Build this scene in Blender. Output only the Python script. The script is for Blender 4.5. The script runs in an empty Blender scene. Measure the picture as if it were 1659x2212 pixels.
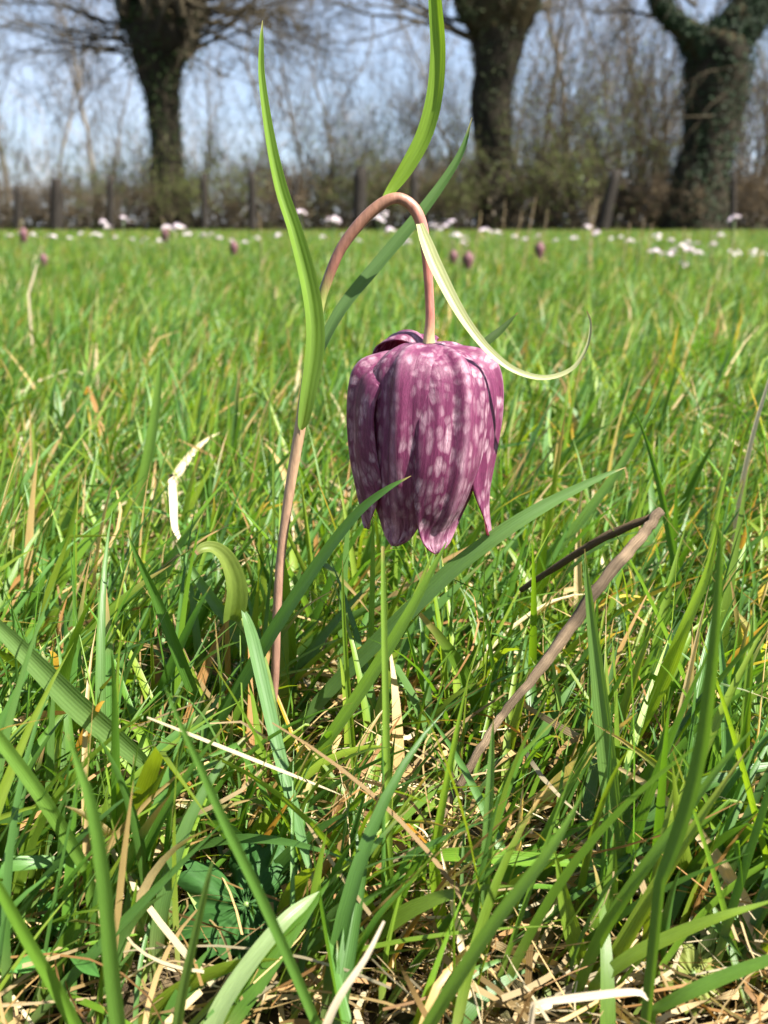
import bpy, bmesh, math, random
import numpy as np
from mathutils import Vector, Matrix
R = math.radians
random.seed(7); rng = np.random.default_rng(11)
scene = bpy.context.scene
COL = scene.collection

# ------------------------------------------------------------------ camera
CAM_H = 0.124
FPX = 1036.0                       # focal length in pixels of the 768x1024 frame
HORIZON = 226.0                    # row of the horizon in that frame
PITCH = math.atan((512 - HORIZON) / FPX)
cam = bpy.data.cameras.new('camera')
cam.sensor_fit = 'VERTICAL'; cam.sensor_height = 36.0
cam.lens = 36.0 * FPX / 1024
cam.clip_start = 0.005; cam.clip_end = 5000
cam_ob = bpy.data.objects.new('camera', cam); COL.objects.link(cam_ob)
cam_ob.location = (0, 0, CAM_H); cam_ob.rotation_euler = (math.pi / 2 - PITCH, 0, 0)
scene.camera = cam_ob
cam.dof.use_dof = True; cam.dof.focus_distance = 0.208; cam.dof.aperture_fstop = cam.lens / 1.3

# ------------------------------------------------------------------ sky and sun
SUN_EL, SUN_AZ = R(51), R(118)      # azimuth clockwise from +Y: the sun stands to the right
world = bpy.data.worlds.new('World'); scene.world = world; world.use_nodes = True
wn, wl = world.node_tree.nodes, world.node_tree.links
wn.clear()
sky = wn.new('ShaderNodeTexSky'); sky.sky_type = 'NISHITA'; sky.sun_disc = False
sky.sun_elevation = SUN_EL; sky.sun_rotation = SUN_AZ
sky.air_density = 1.0; sky.dust_density = 0.3; sky.ozone_density = 1.6
tcw = wn.new('ShaderNodeTexCoord'); mpw = wn.new('ShaderNodeMapping'); mpw.inputs['Scale'].default_value = (1.0, 1.0, 3.2)
nzw = wn.new('ShaderNodeTexNoise'); nzw.inputs['Scale'].default_value = 2.1; nzw.inputs['Detail'].default_value = 7; nzw.inputs['Roughness'].default_value = 0.55
rmw = wn.new('ShaderNodeValToRGB'); rmw.color_ramp.elements[0].position = 0.42; rmw.color_ramp.elements[1].position = 0.75
rmw.color_ramp.elements[0].color = (0.0, 0.0, 0.0, 1); rmw.color_ramp.elements[1].color = (0.55, 0.55, 0.55, 1)
mxw = wn.new('ShaderNodeMix'); mxw.data_type = 'RGBA'
mxw.inputs['B'].default_value = (4.6, 5.0, 5.9, 1)
veil = wn.new('ShaderNodeMix'); veil.data_type = 'RGBA'; veil.inputs['Factor'].default_value = 0.62; veil.inputs['B'].default_value = (2.2, 2.95, 4.5, 1)   # thin even veil of high cloud
bg = wn.new('ShaderNodeBackground'); bg.inputs['Strength'].default_value = 0.055
ow = wn.new('ShaderNodeOutputWorld')
wl.new(tcw.outputs['Generated'], mpw.inputs['Vector']); wl.new(mpw.outputs['Vector'], nzw.inputs['Vector'])
wl.new(nzw.outputs['Fac'], rmw.inputs['Fac']); wl.new(rmw.outputs['Color'], mxw.inputs['Factor'])
wl.new(sky.outputs['Color'], veil.inputs['A']); wl.new(veil.outputs['Result'], mxw.inputs['A']); wl.new(mxw.outputs['Result'], bg.inputs['Color'])
wl.new(bg.outputs['Background'], ow.inputs['Surface'])

sl = bpy.data.lights.new('sun', 'SUN'); sl.energy = 5.0; sl.angle = R(0.55); sl.color = (1.0, 0.95, 0.86)
sun = bpy.data.objects.new('sun', sl); COL.objects.link(sun)
TO_SUN = Vector((math.sin(SUN_AZ) * math.cos(SUN_EL), math.cos(SUN_AZ) * math.cos(SUN_EL), math.sin(SUN_EL)))
sun.rotation_euler = TO_SUN.to_track_quat('Z', 'Y').to_euler(); sun.location = (3, -3, 8)

vs = scene.view_settings
vs.view_transform = 'Standard'; vs.look = 'None'; vs.exposure = 2.0; vs.gamma = 1.0; vs.use_curve_mapping = False
scene.cycles.max_bounces = 8; scene.cycles.transmission_bounces = 6; scene.cycles.diffuse_bounces = 4
scene.cycles.sample_clamp_indirect = 6.0
scene.render.film_transparent = False

# ------------------------------------------------------------------ pixel -> place (measured on a 1659 x 2212 view)
K = 768 / 1659.0
CP, SP = math.cos(PITCH), math.sin(PITCH)
def ray(dx, dy):
    x = (dx * K - 384) / FPX; y = (512 - dy * K) / FPX
    return Vector((x, CP + y * SP, -SP + y * CP))
def at(dx, dy, Y):                    # point on the ray at forward distance Y
    d = ray(dx, dy); return Vector((0, 0, CAM_H)) + d * (Y / d.y)
def on_ground(dx, dy, z=0.0):
    d = ray(dx, dy); return Vector((0, 0, CAM_H)) + d * ((z - CAM_H) / d.z)
def project(P):                       # numpy (...,3) -> px of the 1659 x 2212 view
    q = P - np.array([0, 0, CAM_H]); dep = q[..., 1] * CP - q[..., 2] * SP
    up = q[..., 1] * SP + q[..., 2] * CP
    dep = np.maximum(dep, 1e-4)
    return (q[..., 0] / dep * FPX + 384) / K, (512 - up / dep * FPX) / K
def mm(disp, Y): return disp * K / FPX * Y     # a width of disp view pixels at distance Y, in metres

# ------------------------------------------------------------------ helpers
def tag(o, label=None, cat=None, group=None, kind=None):
    if label: o['label'] = label
    if cat: o['category'] = cat
    if group: o['group'] = group
    if kind: o['kind'] = kind
    return o
def empty(name, loc, label, cat, group=None):
    o = bpy.data.objects.new(name, None); COL.objects.link(o); o.location = loc; o.empty_display_size = 0.01
    return tag(o, label, cat, group)
def link(name, me, mat, parent=None):
    o = bpy.data.objects.new(name, me); COL.objects.link(o)
    if mat and not me.materials: me.materials.append(mat)
    if parent:
        o.parent = parent; o.matrix_parent_inverse = Matrix.Translation(-Vector(parent.location))
    return o
def np_mesh(name, V, F, col=None, st=None, smooth=True):
    """V (n,3); F (m,k) with k 3 or 4; col (n,3) ; st (n,3) point attributes"""
    V = np.ascontiguousarray(V, dtype=np.float32); F = np.ascontiguousarray(F, dtype=np.int32)
    me = bpy.data.meshes.new(name); k = F.shape[1]
    me.vertices.add(len(V)); me.vertices.foreach_set('co', V.ravel())
    me.loops.add(F.size); me.loops.foreach_set('vertex_index', F.ravel())
    me.polygons.add(len(F)); me.polygons.foreach_set('loop_start', np.arange(0, F.size, k, dtype=np.int32))
    me.polygons.foreach_set('use_smooth', np.full(len(F), smooth))
    if col is not None:
        a = me.attributes.new('col', 'FLOAT_COLOR', 'POINT')
        c = np.ones((len(V), 4), np.float32); c[:, :3] = col; a.data.foreach_set('color', c.ravel())
    if st is not None:
        a = me.attributes.new('st', 'FLOAT_VECTOR', 'POINT'); a.data.foreach_set('vector', np.ascontiguousarray(st, np.float32).ravel())
    me.update(calc_edges=True); me.validate()
    return me
def norm(a): return a / np.maximum(np.linalg.norm(a, axis=-1, keepdims=True), 1e-12)

def ribbons(name, C, S, Nn, fold, col, across=3):
    """C (N,K,3) centre lines, S (N,K,3) half-width side vectors, Nn (N,K,3) normals, fold (N,K) depth of the V in m, col (N,K,3)"""
    N, Kk = C.shape[:2]
    ss = np.linspace(-1, 1, across)
    V = np.empty((N, Kk, across, 3)); st = np.empty((N, Kk, across, 3)); cc = np.empty((N, Kk, across, 3))
    tt = np.linspace(0, 1, Kk)
    rid = rng.random(N)
    for j, s in enumerate(ss):
        V[:, :, j] = C + S * s + Nn * (fold * abs(s))[..., None]
        st[:, :, j, 0] = s; st[:, :, j, 1] = tt[None]; st[:, :, j, 2] = rid[:, None]
        cc[:, :, j] = col
    idx = np.arange(N * Kk * across).reshape(N, Kk, across)
    a, b, c, d = idx[:, :-1, :-1], idx[:, :-1, 1:], idx[:, 1:, 1:], idx[:, 1:, :-1]
    F = np.stack([a, b, c, d], -1).reshape(-1, 4)
    return np_mesh(name, V.reshape(-1, 3), F, cc.reshape(-1, 3), st.reshape(-1, 3))

def spline(pts, n):
    """Catmull-Rom through pts (m,k) -> (n,k)"""
    p = np.asarray(pts, float); m = len(p)
    p2 = np.vstack([2 * p[0] - p[1], p, 2 * p[-1] - p[-2]])
    t = np.linspace(0, m - 1 - 1e-9, n); i = t.astype(int); f = (t - i)[:, None]
    a, b, c, d = p2[i], p2[i + 1], p2[i + 2], p2[i + 3]
    return 0.5 * ((2 * b) + (-a + c) * f + (2 * a - 5 * b + 4 * c - d) * f ** 2 + (-a + 3 * b - 3 * c + d) * f ** 3)

def tube_mesh(name, pts, rad, sides=12, cols=None, rough=0.0, seed=0, cap=True, squash=None):
    pts = np.asarray(pts, float); rad = np.asarray(rad, float); n = len(pts)
    T = norm(np.gradient(pts, axis=0)); U = np.empty_like(T)
    ref = np.array([0.0, -1.0, 0.1]) if abs(T[0, 1]) < 0.9 else np.array([1.0, 0, 0])
    u = ref - T[0] * ref.dot(T[0]); u /= np.linalg.norm(u)
    for i in range(n):
        u = u - T[i] * u.dot(T[i]); u /= np.linalg.norm(u); U[i] = u
    W = np.cross(T, U)
    g = np.random.default_rng(seed)
    ang = np.linspace(0, 2 * math.pi, sides, endpoint=False)
    rr = rad[:, None] * np.ones(sides)[None]
    if rough:
        ph = g.random(5) * 6.28; tt = np.linspace(0, 1, n)[:, None]
        for q in range(5):
            rr = rr * (1 + rough * 0.4 * np.sin((q + 2) * ang[None] + ph[q] + tt * (5 + 7 * q)))
        rr = rr * (1 + rough * 0.5 * (g.random((n, sides)) - 0.5))
    V = pts[:, None] + (U[:, None] * np.cos(ang)[None, :, None] + W[:, None] * np.sin(ang)[None, :, None]) * rr[..., None]
    V = V.reshape(-1, 3)
    idx = np.arange(n * sides).reshape(n, sides); nx = np.roll(idx, -1, 1)
    F = [np.stack([idx[:-1], nx[:-1], nx[1:], idx[1:]], -1).reshape(-1, 4)]
    st = np.zeros((n, sides, 3)); st[..., 0] = np.cos(ang)[None]; st[..., 1] = np.linspace(0, 1, n)[:, None]; st[..., 2] = np.sin(ang)[None]
    st = st.reshape(-1, 3)
    cc = None if cols is None else np.repeat(np.asarray(cols, float)[:, None], sides, 1).reshape(-1, 3)
    if cap:
        V = np.vstack([V, pts[0], pts[-1]]); st = np.vstack([st, [0, 0, 0], [0, 1, 0]])
        if cc is not None: cc = np.vstack([cc, cols[0], cols[-1]])
        c0, c1 = len(V) - 2, len(V) - 1
        h = sides // 2
        q0 = [[c0, idx[0, (2 * j + 2) % sides], idx[0, 2 * j + 1], idx[0, 2 * j]] for j in range(h)]
        q1 = [[c1, idx[-1, 2 * j], idx[-1, 2 * j + 1], idx[-1, (2 * j + 2) % sides]] for j in range(h)]
        F += [np.array(q0), np.array(q1)]
    return np_mesh(name, V, np.vstack(F), cc, st)

def segs_mesh(name, segs, sides=3, col=None):
    """many short tapered rods: rows p0(3) p1(3) r0 r1"""
    s = np.asarray(segs, float); p0, p1, r0, r1 = s[:, :3], s[:, 3:6], s[:, 6], s[:, 7]
    T = norm(p1 - p0); ref = np.where(np.abs(T[:, 2:3]) > 0.9, np.array([[1.0, 0, 0]]), np.array([[0, 0, 1.0]]))
    U = norm(np.cross(T, ref)); W = np.cross(T, U)
    n = len(s); V = np.empty((n, 2, sides, 3))
    for j in range(sides):
        a = 2 * math.pi * j / sides; d = U * math.cos(a) + W * math.sin(a)
        V[:, 0, j] = p0 + d * r0[:, None]; V[:, 1, j] = p1 + d * r1[:, None]
    idx = np.arange(n * 2 * sides).reshape(n, 2, sides); nx = np.roll(idx, -1, 2)
    F = np.stack([idx[:, 0], nx[:, 0], nx[:, 1], idx[:, 1]], -1).reshape(-1, 4)
    c = None
    if col is not None: c = np.repeat(np.repeat(np.asarray(col)[:, None], 2 * sides, 1), 1, 0).reshape(-1, 3)
    return np_mesh(name, V.reshape(-1, 3), F, c)

def leaf_scatter(name, P, N, size, col, asp=0.8):
    """small diamond-bent leaves at P facing roughly N"""
    n = len(P); N = norm(N + (rng.random((n, 3)) - 0.5) * 1.4)
    t = norm(np.cross(N, rng.random((n, 3)) - 0.5)); b = np.cross(N, t)
    sz = size[:, None]
    V = np.stack([P - t * sz, P + b * sz * asp * 0.6 + N * sz * 0.15, P + t * sz, P - b * sz * asp * 0.6 + N * sz * 0.15], 1)
    F = np.arange(n * 4).reshape(n, 4)
    return np_mesh(name, V.reshape(-1, 3), F, np.repeat(col[:, None], 4, 1).reshape(-1, 3), smooth=False)

# ------------------------------------------------------------------ materials
def new_mat(name):
    m = bpy.data.materials.new(name); m.use_nodes = True; n = m.node_tree.nodes; l = m.node_tree.links; n.clear()
    out = n.new('ShaderNodeOutputMaterial'); return m, n, l, out
def mixc(n, l, fac, a, b, mode='MIX'):
    x = n.new('ShaderNodeMix'); x.data_type = 'RGBA'; x.blend_type = mode
    for sock, v in (('Factor', fac), ('A', a), ('B', b)):
        if hasattr(v, 'links') or hasattr(v, 'is_linked'): l.new(v, x.inputs[sock])
        else: x.inputs[sock].default_value = v if not isinstance(v, tuple) else (*v, 1)
    return x.outputs['Result']
def math_n(n, l, op, a, b=None, c=None):
    x = n.new('ShaderNodeMath'); x.operation = op
    for i, v in enumerate((a, b, c)):
        if v is None: continue
        if hasattr(v, 'is_linked'): l.new(v, x.inputs[i])
        else: x.inputs[i].default_value = v
    return x.outputs[0]
def attr(n, name):
    a = n.new('ShaderNodeAttribute'); a.attribute_name = name; return a
def noise(n, l, vec, scale, detail=4, rough=0.55):
    x = n.new('ShaderNodeTexNoise'); x.inputs['Scale'].default_value = scale; x.inputs['Detail'].default_value = detail; x.inputs['Roughness'].default_value = rough
    if vec is not None: l.new(vec, x.inputs['Vector'])
    return x.outputs['Fac']
def ramp(n, l, fac, *stops):
    x = n.new('ShaderNodeValToRGB'); cr = x.color_ramp
    while len(cr.elements) < len(stops): cr.elements.new(0.5)
    for e, (p, c) in zip(cr.elements, stops):
        e.position = p; e.color = (*c, 1) if isinstance(c, tuple) else (c, c, c, 1)
    l.new(fac, x.inputs['Fac']); return x.outputs['Color']
def mapping(n, l, vec, scale):
    x = n.new('ShaderNodeMapping'); x.inputs['Scale'].default_value = scale; l.new(vec, x.inputs['Vector']); return x.outputs['Vector']
def bump(n, l, h, strength, dist):
    b = n.new('ShaderNodeBump'); b.inputs['Strength'].default_value = strength; b.inputs['Distance'].default_value = dist
    l.new(h, b.inputs['Height']); return b.outputs['Normal']
def finish(n, l, out, col, rough=0.5, spec=0.4, trans=0.0, tcol=None, nrm=None):
    p = n.new('ShaderNodeBsdfPrincipled')
    l.new(col, p.inputs['Base Color']) if hasattr(col, 'is_linked') else setattr(p.inputs['Base Color'], 'default_value', (*col, 1))
    if hasattr(rough, 'is_linked'): l.new(rough, p.inputs['Roughness'])
    else: p.inputs['Roughness'].default_value = rough
    p.inputs['Specular IOR Level'].default_value = spec
    if nrm is not None: l.new(nrm, p.inputs['Normal'])
    sh = p.outputs[0]
    if trans:
        t = n.new('ShaderNodeBsdfTranslucent'); l.new(tcol if tcol is not None else col, t.inputs['Color'])
        if nrm is not None: l.new(nrm, t.inputs['Normal'])
        mx = n.new('ShaderNodeMixShader'); mx.inputs[0].default_value = trans
        l.new(sh, mx.inputs[1]); l.new(t.outputs[0], mx.inputs[2]); sh = mx.outputs[0]
    l.new(sh, out.inputs['Surface'])

def blade_material(name, veins=22.0, rough=0.42, spec=0.45, trans=0.42, warm=1.35, vs_=1.0):
    m, n, l, out = new_mat(name)
    c = attr(n, 'col'); s = attr(n, 'st'); sep = n.new('ShaderNodeSeparateXYZ'); l.new(s.outputs['Vector'], sep.inputs[0])
    v = math_n(n, l, 'SINE', math_n(n, l, 'MULTIPLY', sep.outputs['X'], veins))
    vec = mapping(n, l, s.outputs['Vector'], (3.0, 9.0, 60.0))
    nz = noise(n, l, vec, 1.6, 5, 0.65)
    f = math_n(n, l, 'ADD', math_n(n, l, 'MULTIPLY', v, 0.055 * vs_), math_n(n, l, 'ADD', 0.70, math_n(n, l, 'MULTIPLY', nz, 0.6)))
    cmb = n.new('ShaderNodeCombineXYZ')
    for i in range(3): l.new(f, cmb.inputs[i])
    col = mixc(n, l, 1.0, c.outputs['Color'], cmb.outputs[0], 'MULTIPLY')
    tc = mixc(n, l, 1.0, col, (warm * 1.3, warm * 1.2, 0.45), 'MULTIPLY')
    finish(n, l, out, col, rough, spec, trans, tc, bump(n, l, math_n(n, l, 'ADD', math_n(n, l, 'MULTIPLY', v, vs_), nz), 0.16, 0.0002))
    return m
M = {}
M['blade'] = blade_material('grass blade', vs_=0.45)
M['straw'] = blade_material('dry straw', 10.0, 0.6, 0.25, 0.22, 1.0)
M['leaf'] = blade_material('fritillary leaf', 16.0, 0.5, 0.4, 0.45, 1.25, 0.3)
M['tendril'] = blade_material('pale tendril leaf', 12.0, 0.5, 0.35, 0.18, 1.0, 0.5)
M['farblade'] = blade_material('meadow grass', 6.0, 0.5, 0.35, 0.42, 1.3)

def simple_attr(name, rough=0.7, spec=0.25, trans=0.0, nscale=None, ndist=0.0, stretch=(1, 1, 1)):
    m, n, l, out = new_mat(name); c = attr(n, 'col'); col = c.outputs['Color']; nrm = None
    if nscale:
        tc = n.new('ShaderNodeTexCoord'); vec = mapping(n, l, tc.outputs['Object'], stretch)
        nz = noise(n, l, vec, nscale, 6, 0.65)
        g = ramp(n, l, nz, (0.25, 0.55), (0.75, 1.35)); col = mixc(n, l, 1.0, col, g, 'MULTIPLY')
        nrm = bump(n, l, nz, 0.6, ndist)
    finish(n, l, out, col, rough, spec, trans, None, nrm); return m
M['stem'] = simple_attr('fritillary stem', 0.45, 0.4, 0.0, 900, 0.0002, (1, 1, 0.25))
M['twig'] = simple_attr('twig bark', 0.9, 0.1)
M['bark'] = simple_attr('tree bark', 0.95, 0.1, 0.0, 9, 0.05, (1, 1, 0.4))
M['ivy'] = simple_attr('ivy leaves', 0.6, 0.2, 0.12)
M['bud'] = simple_attr('young hedge leaves', 0.5, 0.3, 0.35)
M['petal_pale'] = simple_attr('cuckooflower petal', 0.6, 0.2, 0.3)
M['herb'] = blade_material('herb leaf', 8.0, 0.6, 0.25, 0.35, 1.25, 0.6)

def wood_post():
    m, n, l, out = new_mat('weathered fence wood'); tc = n.new('ShaderNodeTexCoord')
    vec = mapping(n, l, tc.outputs['Object'], (30, 30, 2.5)); nz = noise(n, l, vec, 1.5, 6, 0.7)
    col = ramp(n, l, nz, (0.25, (0.010, 0.008, 0.007)), (0.55, (0.030, 0.026, 0.022)), (0.8, (0.06, 0.053, 0.045)))
    finish(n, l, out, col, 0.9, 0.1, 0, None, bump(n, l, nz, 0.8, 0.02)); return m
M['post'] = wood_post()

def stick_mat():
    m, n, l, out = new_mat('dry stalk fibres'); s = attr(n, 'st'); c = attr(n, 'col')
    vec = mapping(n, l, s.outputs['Vector'], (9, 3.5, 9)); nz = noise(n, l, vec, 2.6, 8, 0.8)
    col = mixc(n, l, 1.0, c.outputs['Color'], ramp(n, l, nz, (0.34, (0.16, 0.11, 0.08)), (0.48, (0.75, 0.72, 0.68)), (0.66, (1.6, 1.6, 1.55))), 'MULTIPLY')
    finish(n, l, out, col, 0.75, 0.2, 0, None, bump(n, l, nz, 0.9, 0.0006)); return m
M['stick'] = stick_mat()

def tepal_mat():
    m, n, l, out = new_mat('chequered tepal'); s = attr(n, 'st')
    sep = n.new('ShaderNodeSeparateXYZ'); l.new(s.outputs['Vector'], sep.inputs[0])
    # chequer cells: long rows following the petal; st.x -1..1 across (scaled by width in z), st.y along
    vec = mapping(n, l, s.outputs['Vector'], (6.2, 21.0, 37.0))
    nzv = n.new('ShaderNodeTexNoise'); nzv.inputs['Scale'].default_value = 1.0; l.new(vec, nzv.inputs['Vector'])
    wob = n.new('ShaderNodeVectorMath'); wob.operation = 'MULTIPLY_ADD'
    l.new(nzv.outputs['Color'], wob.inputs[0]); wob.inputs[1].default_value = (1.0, 1.2, 0); l.new(vec, wob.inputs[2])
    vo = n.new('ShaderNodeTexVoronoi'); vo.voronoi_dimensions = '3D'; vo.feature = 'F1'; vo.inputs['Scale'].default_value = 1.0; vo.inputs['Randomness'].default_value = 0.75
    l.new(wob.outputs[0], vo.inputs['Vector'])
    cell = n.new('ShaderNodeSeparateColor'); l.new(vo.outputs['Color'], cell.inputs[0])
    spot = ramp(n, l, vo.outputs['Distance'], (0.20, 1.0), (0.58, 0.0))
    keep = ramp(n, l, cell.outputs[0], (0.02, 0.15), (0.55, 1.0))
    big = noise(n, l, mapping(n, l, s.outputs['Vector'], (1.2, 2.2, 11.0)), 1.5, 2)
    sp = math_n(n, l, 'MULTIPLY', math_n(n, l, 'MULTIPLY', spot, math_n(n, l, 'MULTIPLY', keep, ramp(n, l, noise(n, l, mapping(n, l, s.outputs['Vector'], (9, 12, 20)), 2.4, 5, .7), (.36, .35), (.6, 1.0)))), ramp(n, l, big, (0.33, 0.35), (0.58, 1.0)))
    streak = noise(n, l, mapping(n, l, s.outputs['Vector'], (7.0, 1.9, 21.0)), 1.6, 8, 0.78)
    base = ramp(n, l, streak, (0.22, (0.070, 0.009, 0.040)), (0.5, (0.165, 0.030, 0.088)), (0.78, (0.32, 0.10, 0.19)))
    col = mixc(n, l, math_n(n, l, 'MULTIPLY', sp, 0.92), base, (0.66, 0.47, 0.54))
    # pale streaked tips and pale keel line
    tip = ramp(n, l, sep.outputs['Y'], (0.80, 0.0), (0.97, 0.6))
    tipf = math_n(n, l, 'MULTIPLY', tip, ramp(n, l, streak, (0.42, 0.0), (0.62, 1.0)))
    col = mixc(n, l, tipf, col, (0.62, 0.42, 0.50))
    keel = ramp(n, l, math_n(n, l, 'ABSOLUTE', sep.outputs['X']), (0.0, 0.4), (0.09, 0.0))
    keelf = math_n(n, l, 'MULTIPLY', keel, ramp(n, l, big, (0.35, 0.2), (0.6, 1.0)))
    col = mixc(n, l, keelf, col, (0.58, 0.36, 0.46))
    # greyish bloom near the shoulders
    bloom = ramp(n, l, sep.outputs['Y'], (0.0, 0.35), (0.22, 0.0))
    col = mixc(n, l, math_n(n, l, 'MULTIPLY', bloom, ramp(n, l, big, (0.3, 0.3), (0.7, 1.0))), col, (0.24, 0.13, 0.17))
    fine = noise(n, l, mapping(n, l, s.outputs['Vector'], (60, 40, 90)), 2.0, 3)
    col = mixc(n, l, 1.0, col, ramp(n, l, fine, (0.3, 0.72), (0.7, 1.25)), 'MULTIPLY')
    p = n.new('ShaderNodeBsdfPrincipled'); l.new(col, p.inputs['Base Color']); p.inputs['Roughness'].default_value = 0.42
    p.inputs['Specular IOR Level'].default_value = 0.42; p.inputs['Sheen Weight'].default_value = 0.05; p.inputs['Sheen Roughness'].default_value = 0.4
    nr = bump(n, l, math_n(n, l, 'ADD', streak, math_n(n, l, 'MULTIPLY', sp, -0.5)), 0.5, 0.0005); l.new(nr, p.inputs['Normal'])
    t = n.new('ShaderNodeBsdfTranslucent'); l.new(mixc(n, l, 1.0, col, (1.9, 0.55, 1.0), 'MULTIPLY'), t.inputs['Color'])
    mx = n.new('ShaderNodeMixShader'); mx.inputs[0].default_value = 0.36
    l.new(p.outputs[0], mx.inputs[1]); l.new(t.outputs[0], mx.inputs[2]); l.new(mx.outputs[0], out.inputs['Surface'])
    return m
M['tepal'] = tepal_mat()

def ground_mat():
    m, n, l, out = new_mat('meadow soil'); tc = n.new('ShaderNodeTexCoord'); v = tc.outputs['Object']
    a = noise(n, l, v, 220, 8, 0.7); b = noise(n, l, v, 1.6, 5, 0.6); c = noise(n, l, v, 35, 5, 0.6)
    soil = ramp(n, l, a, (0.3, (0.018, 0.012, 0.007)), (0.52, (0.06, 0.042, 0.024)), (0.72, (0.17, 0.125, 0.07)))
    moss = ramp(n, l, a, (0.3, (0.03, 0.05, 0.012)), (0.7, (0.11, 0.15, 0.04)))
    col = mixc(n, l, ramp(n, l, math_n(n, l, 'ADD', math_n(n, l, 'MULTIPLY', b, 0.5), math_n(n, l, 'MULTIPLY', c, 0.5)), (0.46, 0.0), (0.58, 0.8)), soil, moss)
    finish(n, l, out, col, 0.95, 0.1, 0, None, bump(n, l, a, 0.8, 0.004)); return m
M['ground'] = ground_mat()

# ------------------------------------------------------------------ ground: one sheet to the horizon, finer near the camera
def bumpz(x, y):
    near = np.clip((12 - y) / 12, 0, 1)
    z = 0.0022 * np.sin(x * 61 + 1.3) * np.cos(y * 53 + .4) + 0.0018 * np.sin(x * 139 + y * 91) + 0.0012 * np.sin(x * 233 - y * 271)
    z += near * 0.006 * np.sin(x * 5.1 + 1) * np.sin(y * 3.7 + 0.6) * np.clip((y - 0.25) * 3, 0, 1)
    return z
ys = np.concatenate([np.linspace(-1.5, 0.05, 16), np.linspace(0.06, 0.6, 110), np.geomspace(0.61, 1800, 110)])
un = np.linspace(-1, 1, 121); un = np.sign(un) * (0.35 * np.abs(un) + 0.65 * np.abs(un) ** 3)
X = un[None, :] * (0.35 + np.abs(ys)[:, None] * 0.95); Yg = np.repeat(ys[:, None], 121, 1)
Z = bumpz(X, Yg) * np.clip(1.2 - Yg / 40, 0, 1) - 0.002
gi = np.arange(X.size).reshape(X.shape)
Fg = np.stack([gi[:-1, :-1], gi[:-1, 1:], gi[1:, 1:], gi[1:, :-1]], -1).reshape(-1, 4)
g = link('ground', np_mesh('ground', np.stack([X, Yg, Z], -1).reshape(-1, 3), Fg), M['ground'])
tag(g, 'meadow soil with moss and old straw under the grass', 'ground', None, 'structure')

# ------------------------------------------------------------------ grass as mass
GREENS = np.array([[.098, .190, .016], [.130, .215, .022], [.072, .165, .018], [.074, .170, .034], [.155, .225, .022], [.060, .140, .024], [.095, .19, .044]])
STRAWS = np.array([[.46, .32, .135], [.56, .42, .22], [.36, .225, .08], [.62, .52, .33], [.30, .16, .055], [.50, .35, .155]])
def blades(n, base, L, W, az, lean, bend, Kk, across, twist=1.0, straw=0.0, tipbrown=0.25):
    t = np.linspace(0, 1, Kk)[None]
    th = lean[:, None] + bend[:, None] * t ** 1.4
    kink = (rng.random(n) < 0.10)
    th = th + (kink[:, None] & (t > rng.uniform(.45, .8, n)[:, None])) * rng.uniform(.3, 1.3, n)[:, None]
    azt = az[:, None] + (rng.normal(0, .25, n))[:, None] * t
    d = np.stack([np.sin(th) * np.cos(azt), np.sin(th) * np.sin(azt), np.cos(th)], -1)
    step = (L / (Kk - 1))[:, None, None] * d
    C = base[:, None] + np.cumsum(np.concatenate([np.zeros((n, 1, 3)), step[:, :-1]], 1), 1)
    side0 = np.stack([-np.sin(azt), np.cos(azt), np.zeros_like(azt)], -1)
    nn = np.cross(d, side0)
    tw = (rng.normal(0, .7, n) * twist)[:, None] + (rng.normal(0, .6, n) * twist)[:, None] * t
    S = side0 * np.cos(tw)[..., None] + nn * np.sin(tw)[..., None]; N2 = np.cross(d, S)
    w = np.minimum(1, .55 + t * 3) * (1 - np.clip((t - .25) / .75, 0, 1) ** 1.9)
    w = np.maximum(w, 0.015) * W[:, None] * .5
    col = GREENS[rng.integers(0, len(GREENS), n)] * rng.uniform(.75, 1.25, (n, 1))
    isx = rng.random(n) < straw
    col = np.where(isx[:, None], STRAWS[rng.integers(0, len(STRAWS), n)] * rng.uniform(.7, 1.15, (n, 1)), col)
    colk = np.repeat(col[:, None], Kk, 1)
    # pale yellowish sheath at the base, some withered tips
    basec = np.array([.30, .30, .12]); fb = (np.clip(.28 - t, 0, 1) / .28 * .55)[..., None]
    colk = colk * (1 - fb) + basec * fb
    tb = (rng.random(n) < tipbrown)[:, None] * np.clip((t - rng.uniform(.7, .95, n)[:, None]) / .12, 0, 1) * .85
    colk = colk * (1 - tb[..., None]) + np.array([.40, .25, .11]) * tb[..., None]
    fold = w * rng.uniform(.1, .8, n)[:, None]
    return C, S * w[..., None], N2, fold, colk

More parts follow.
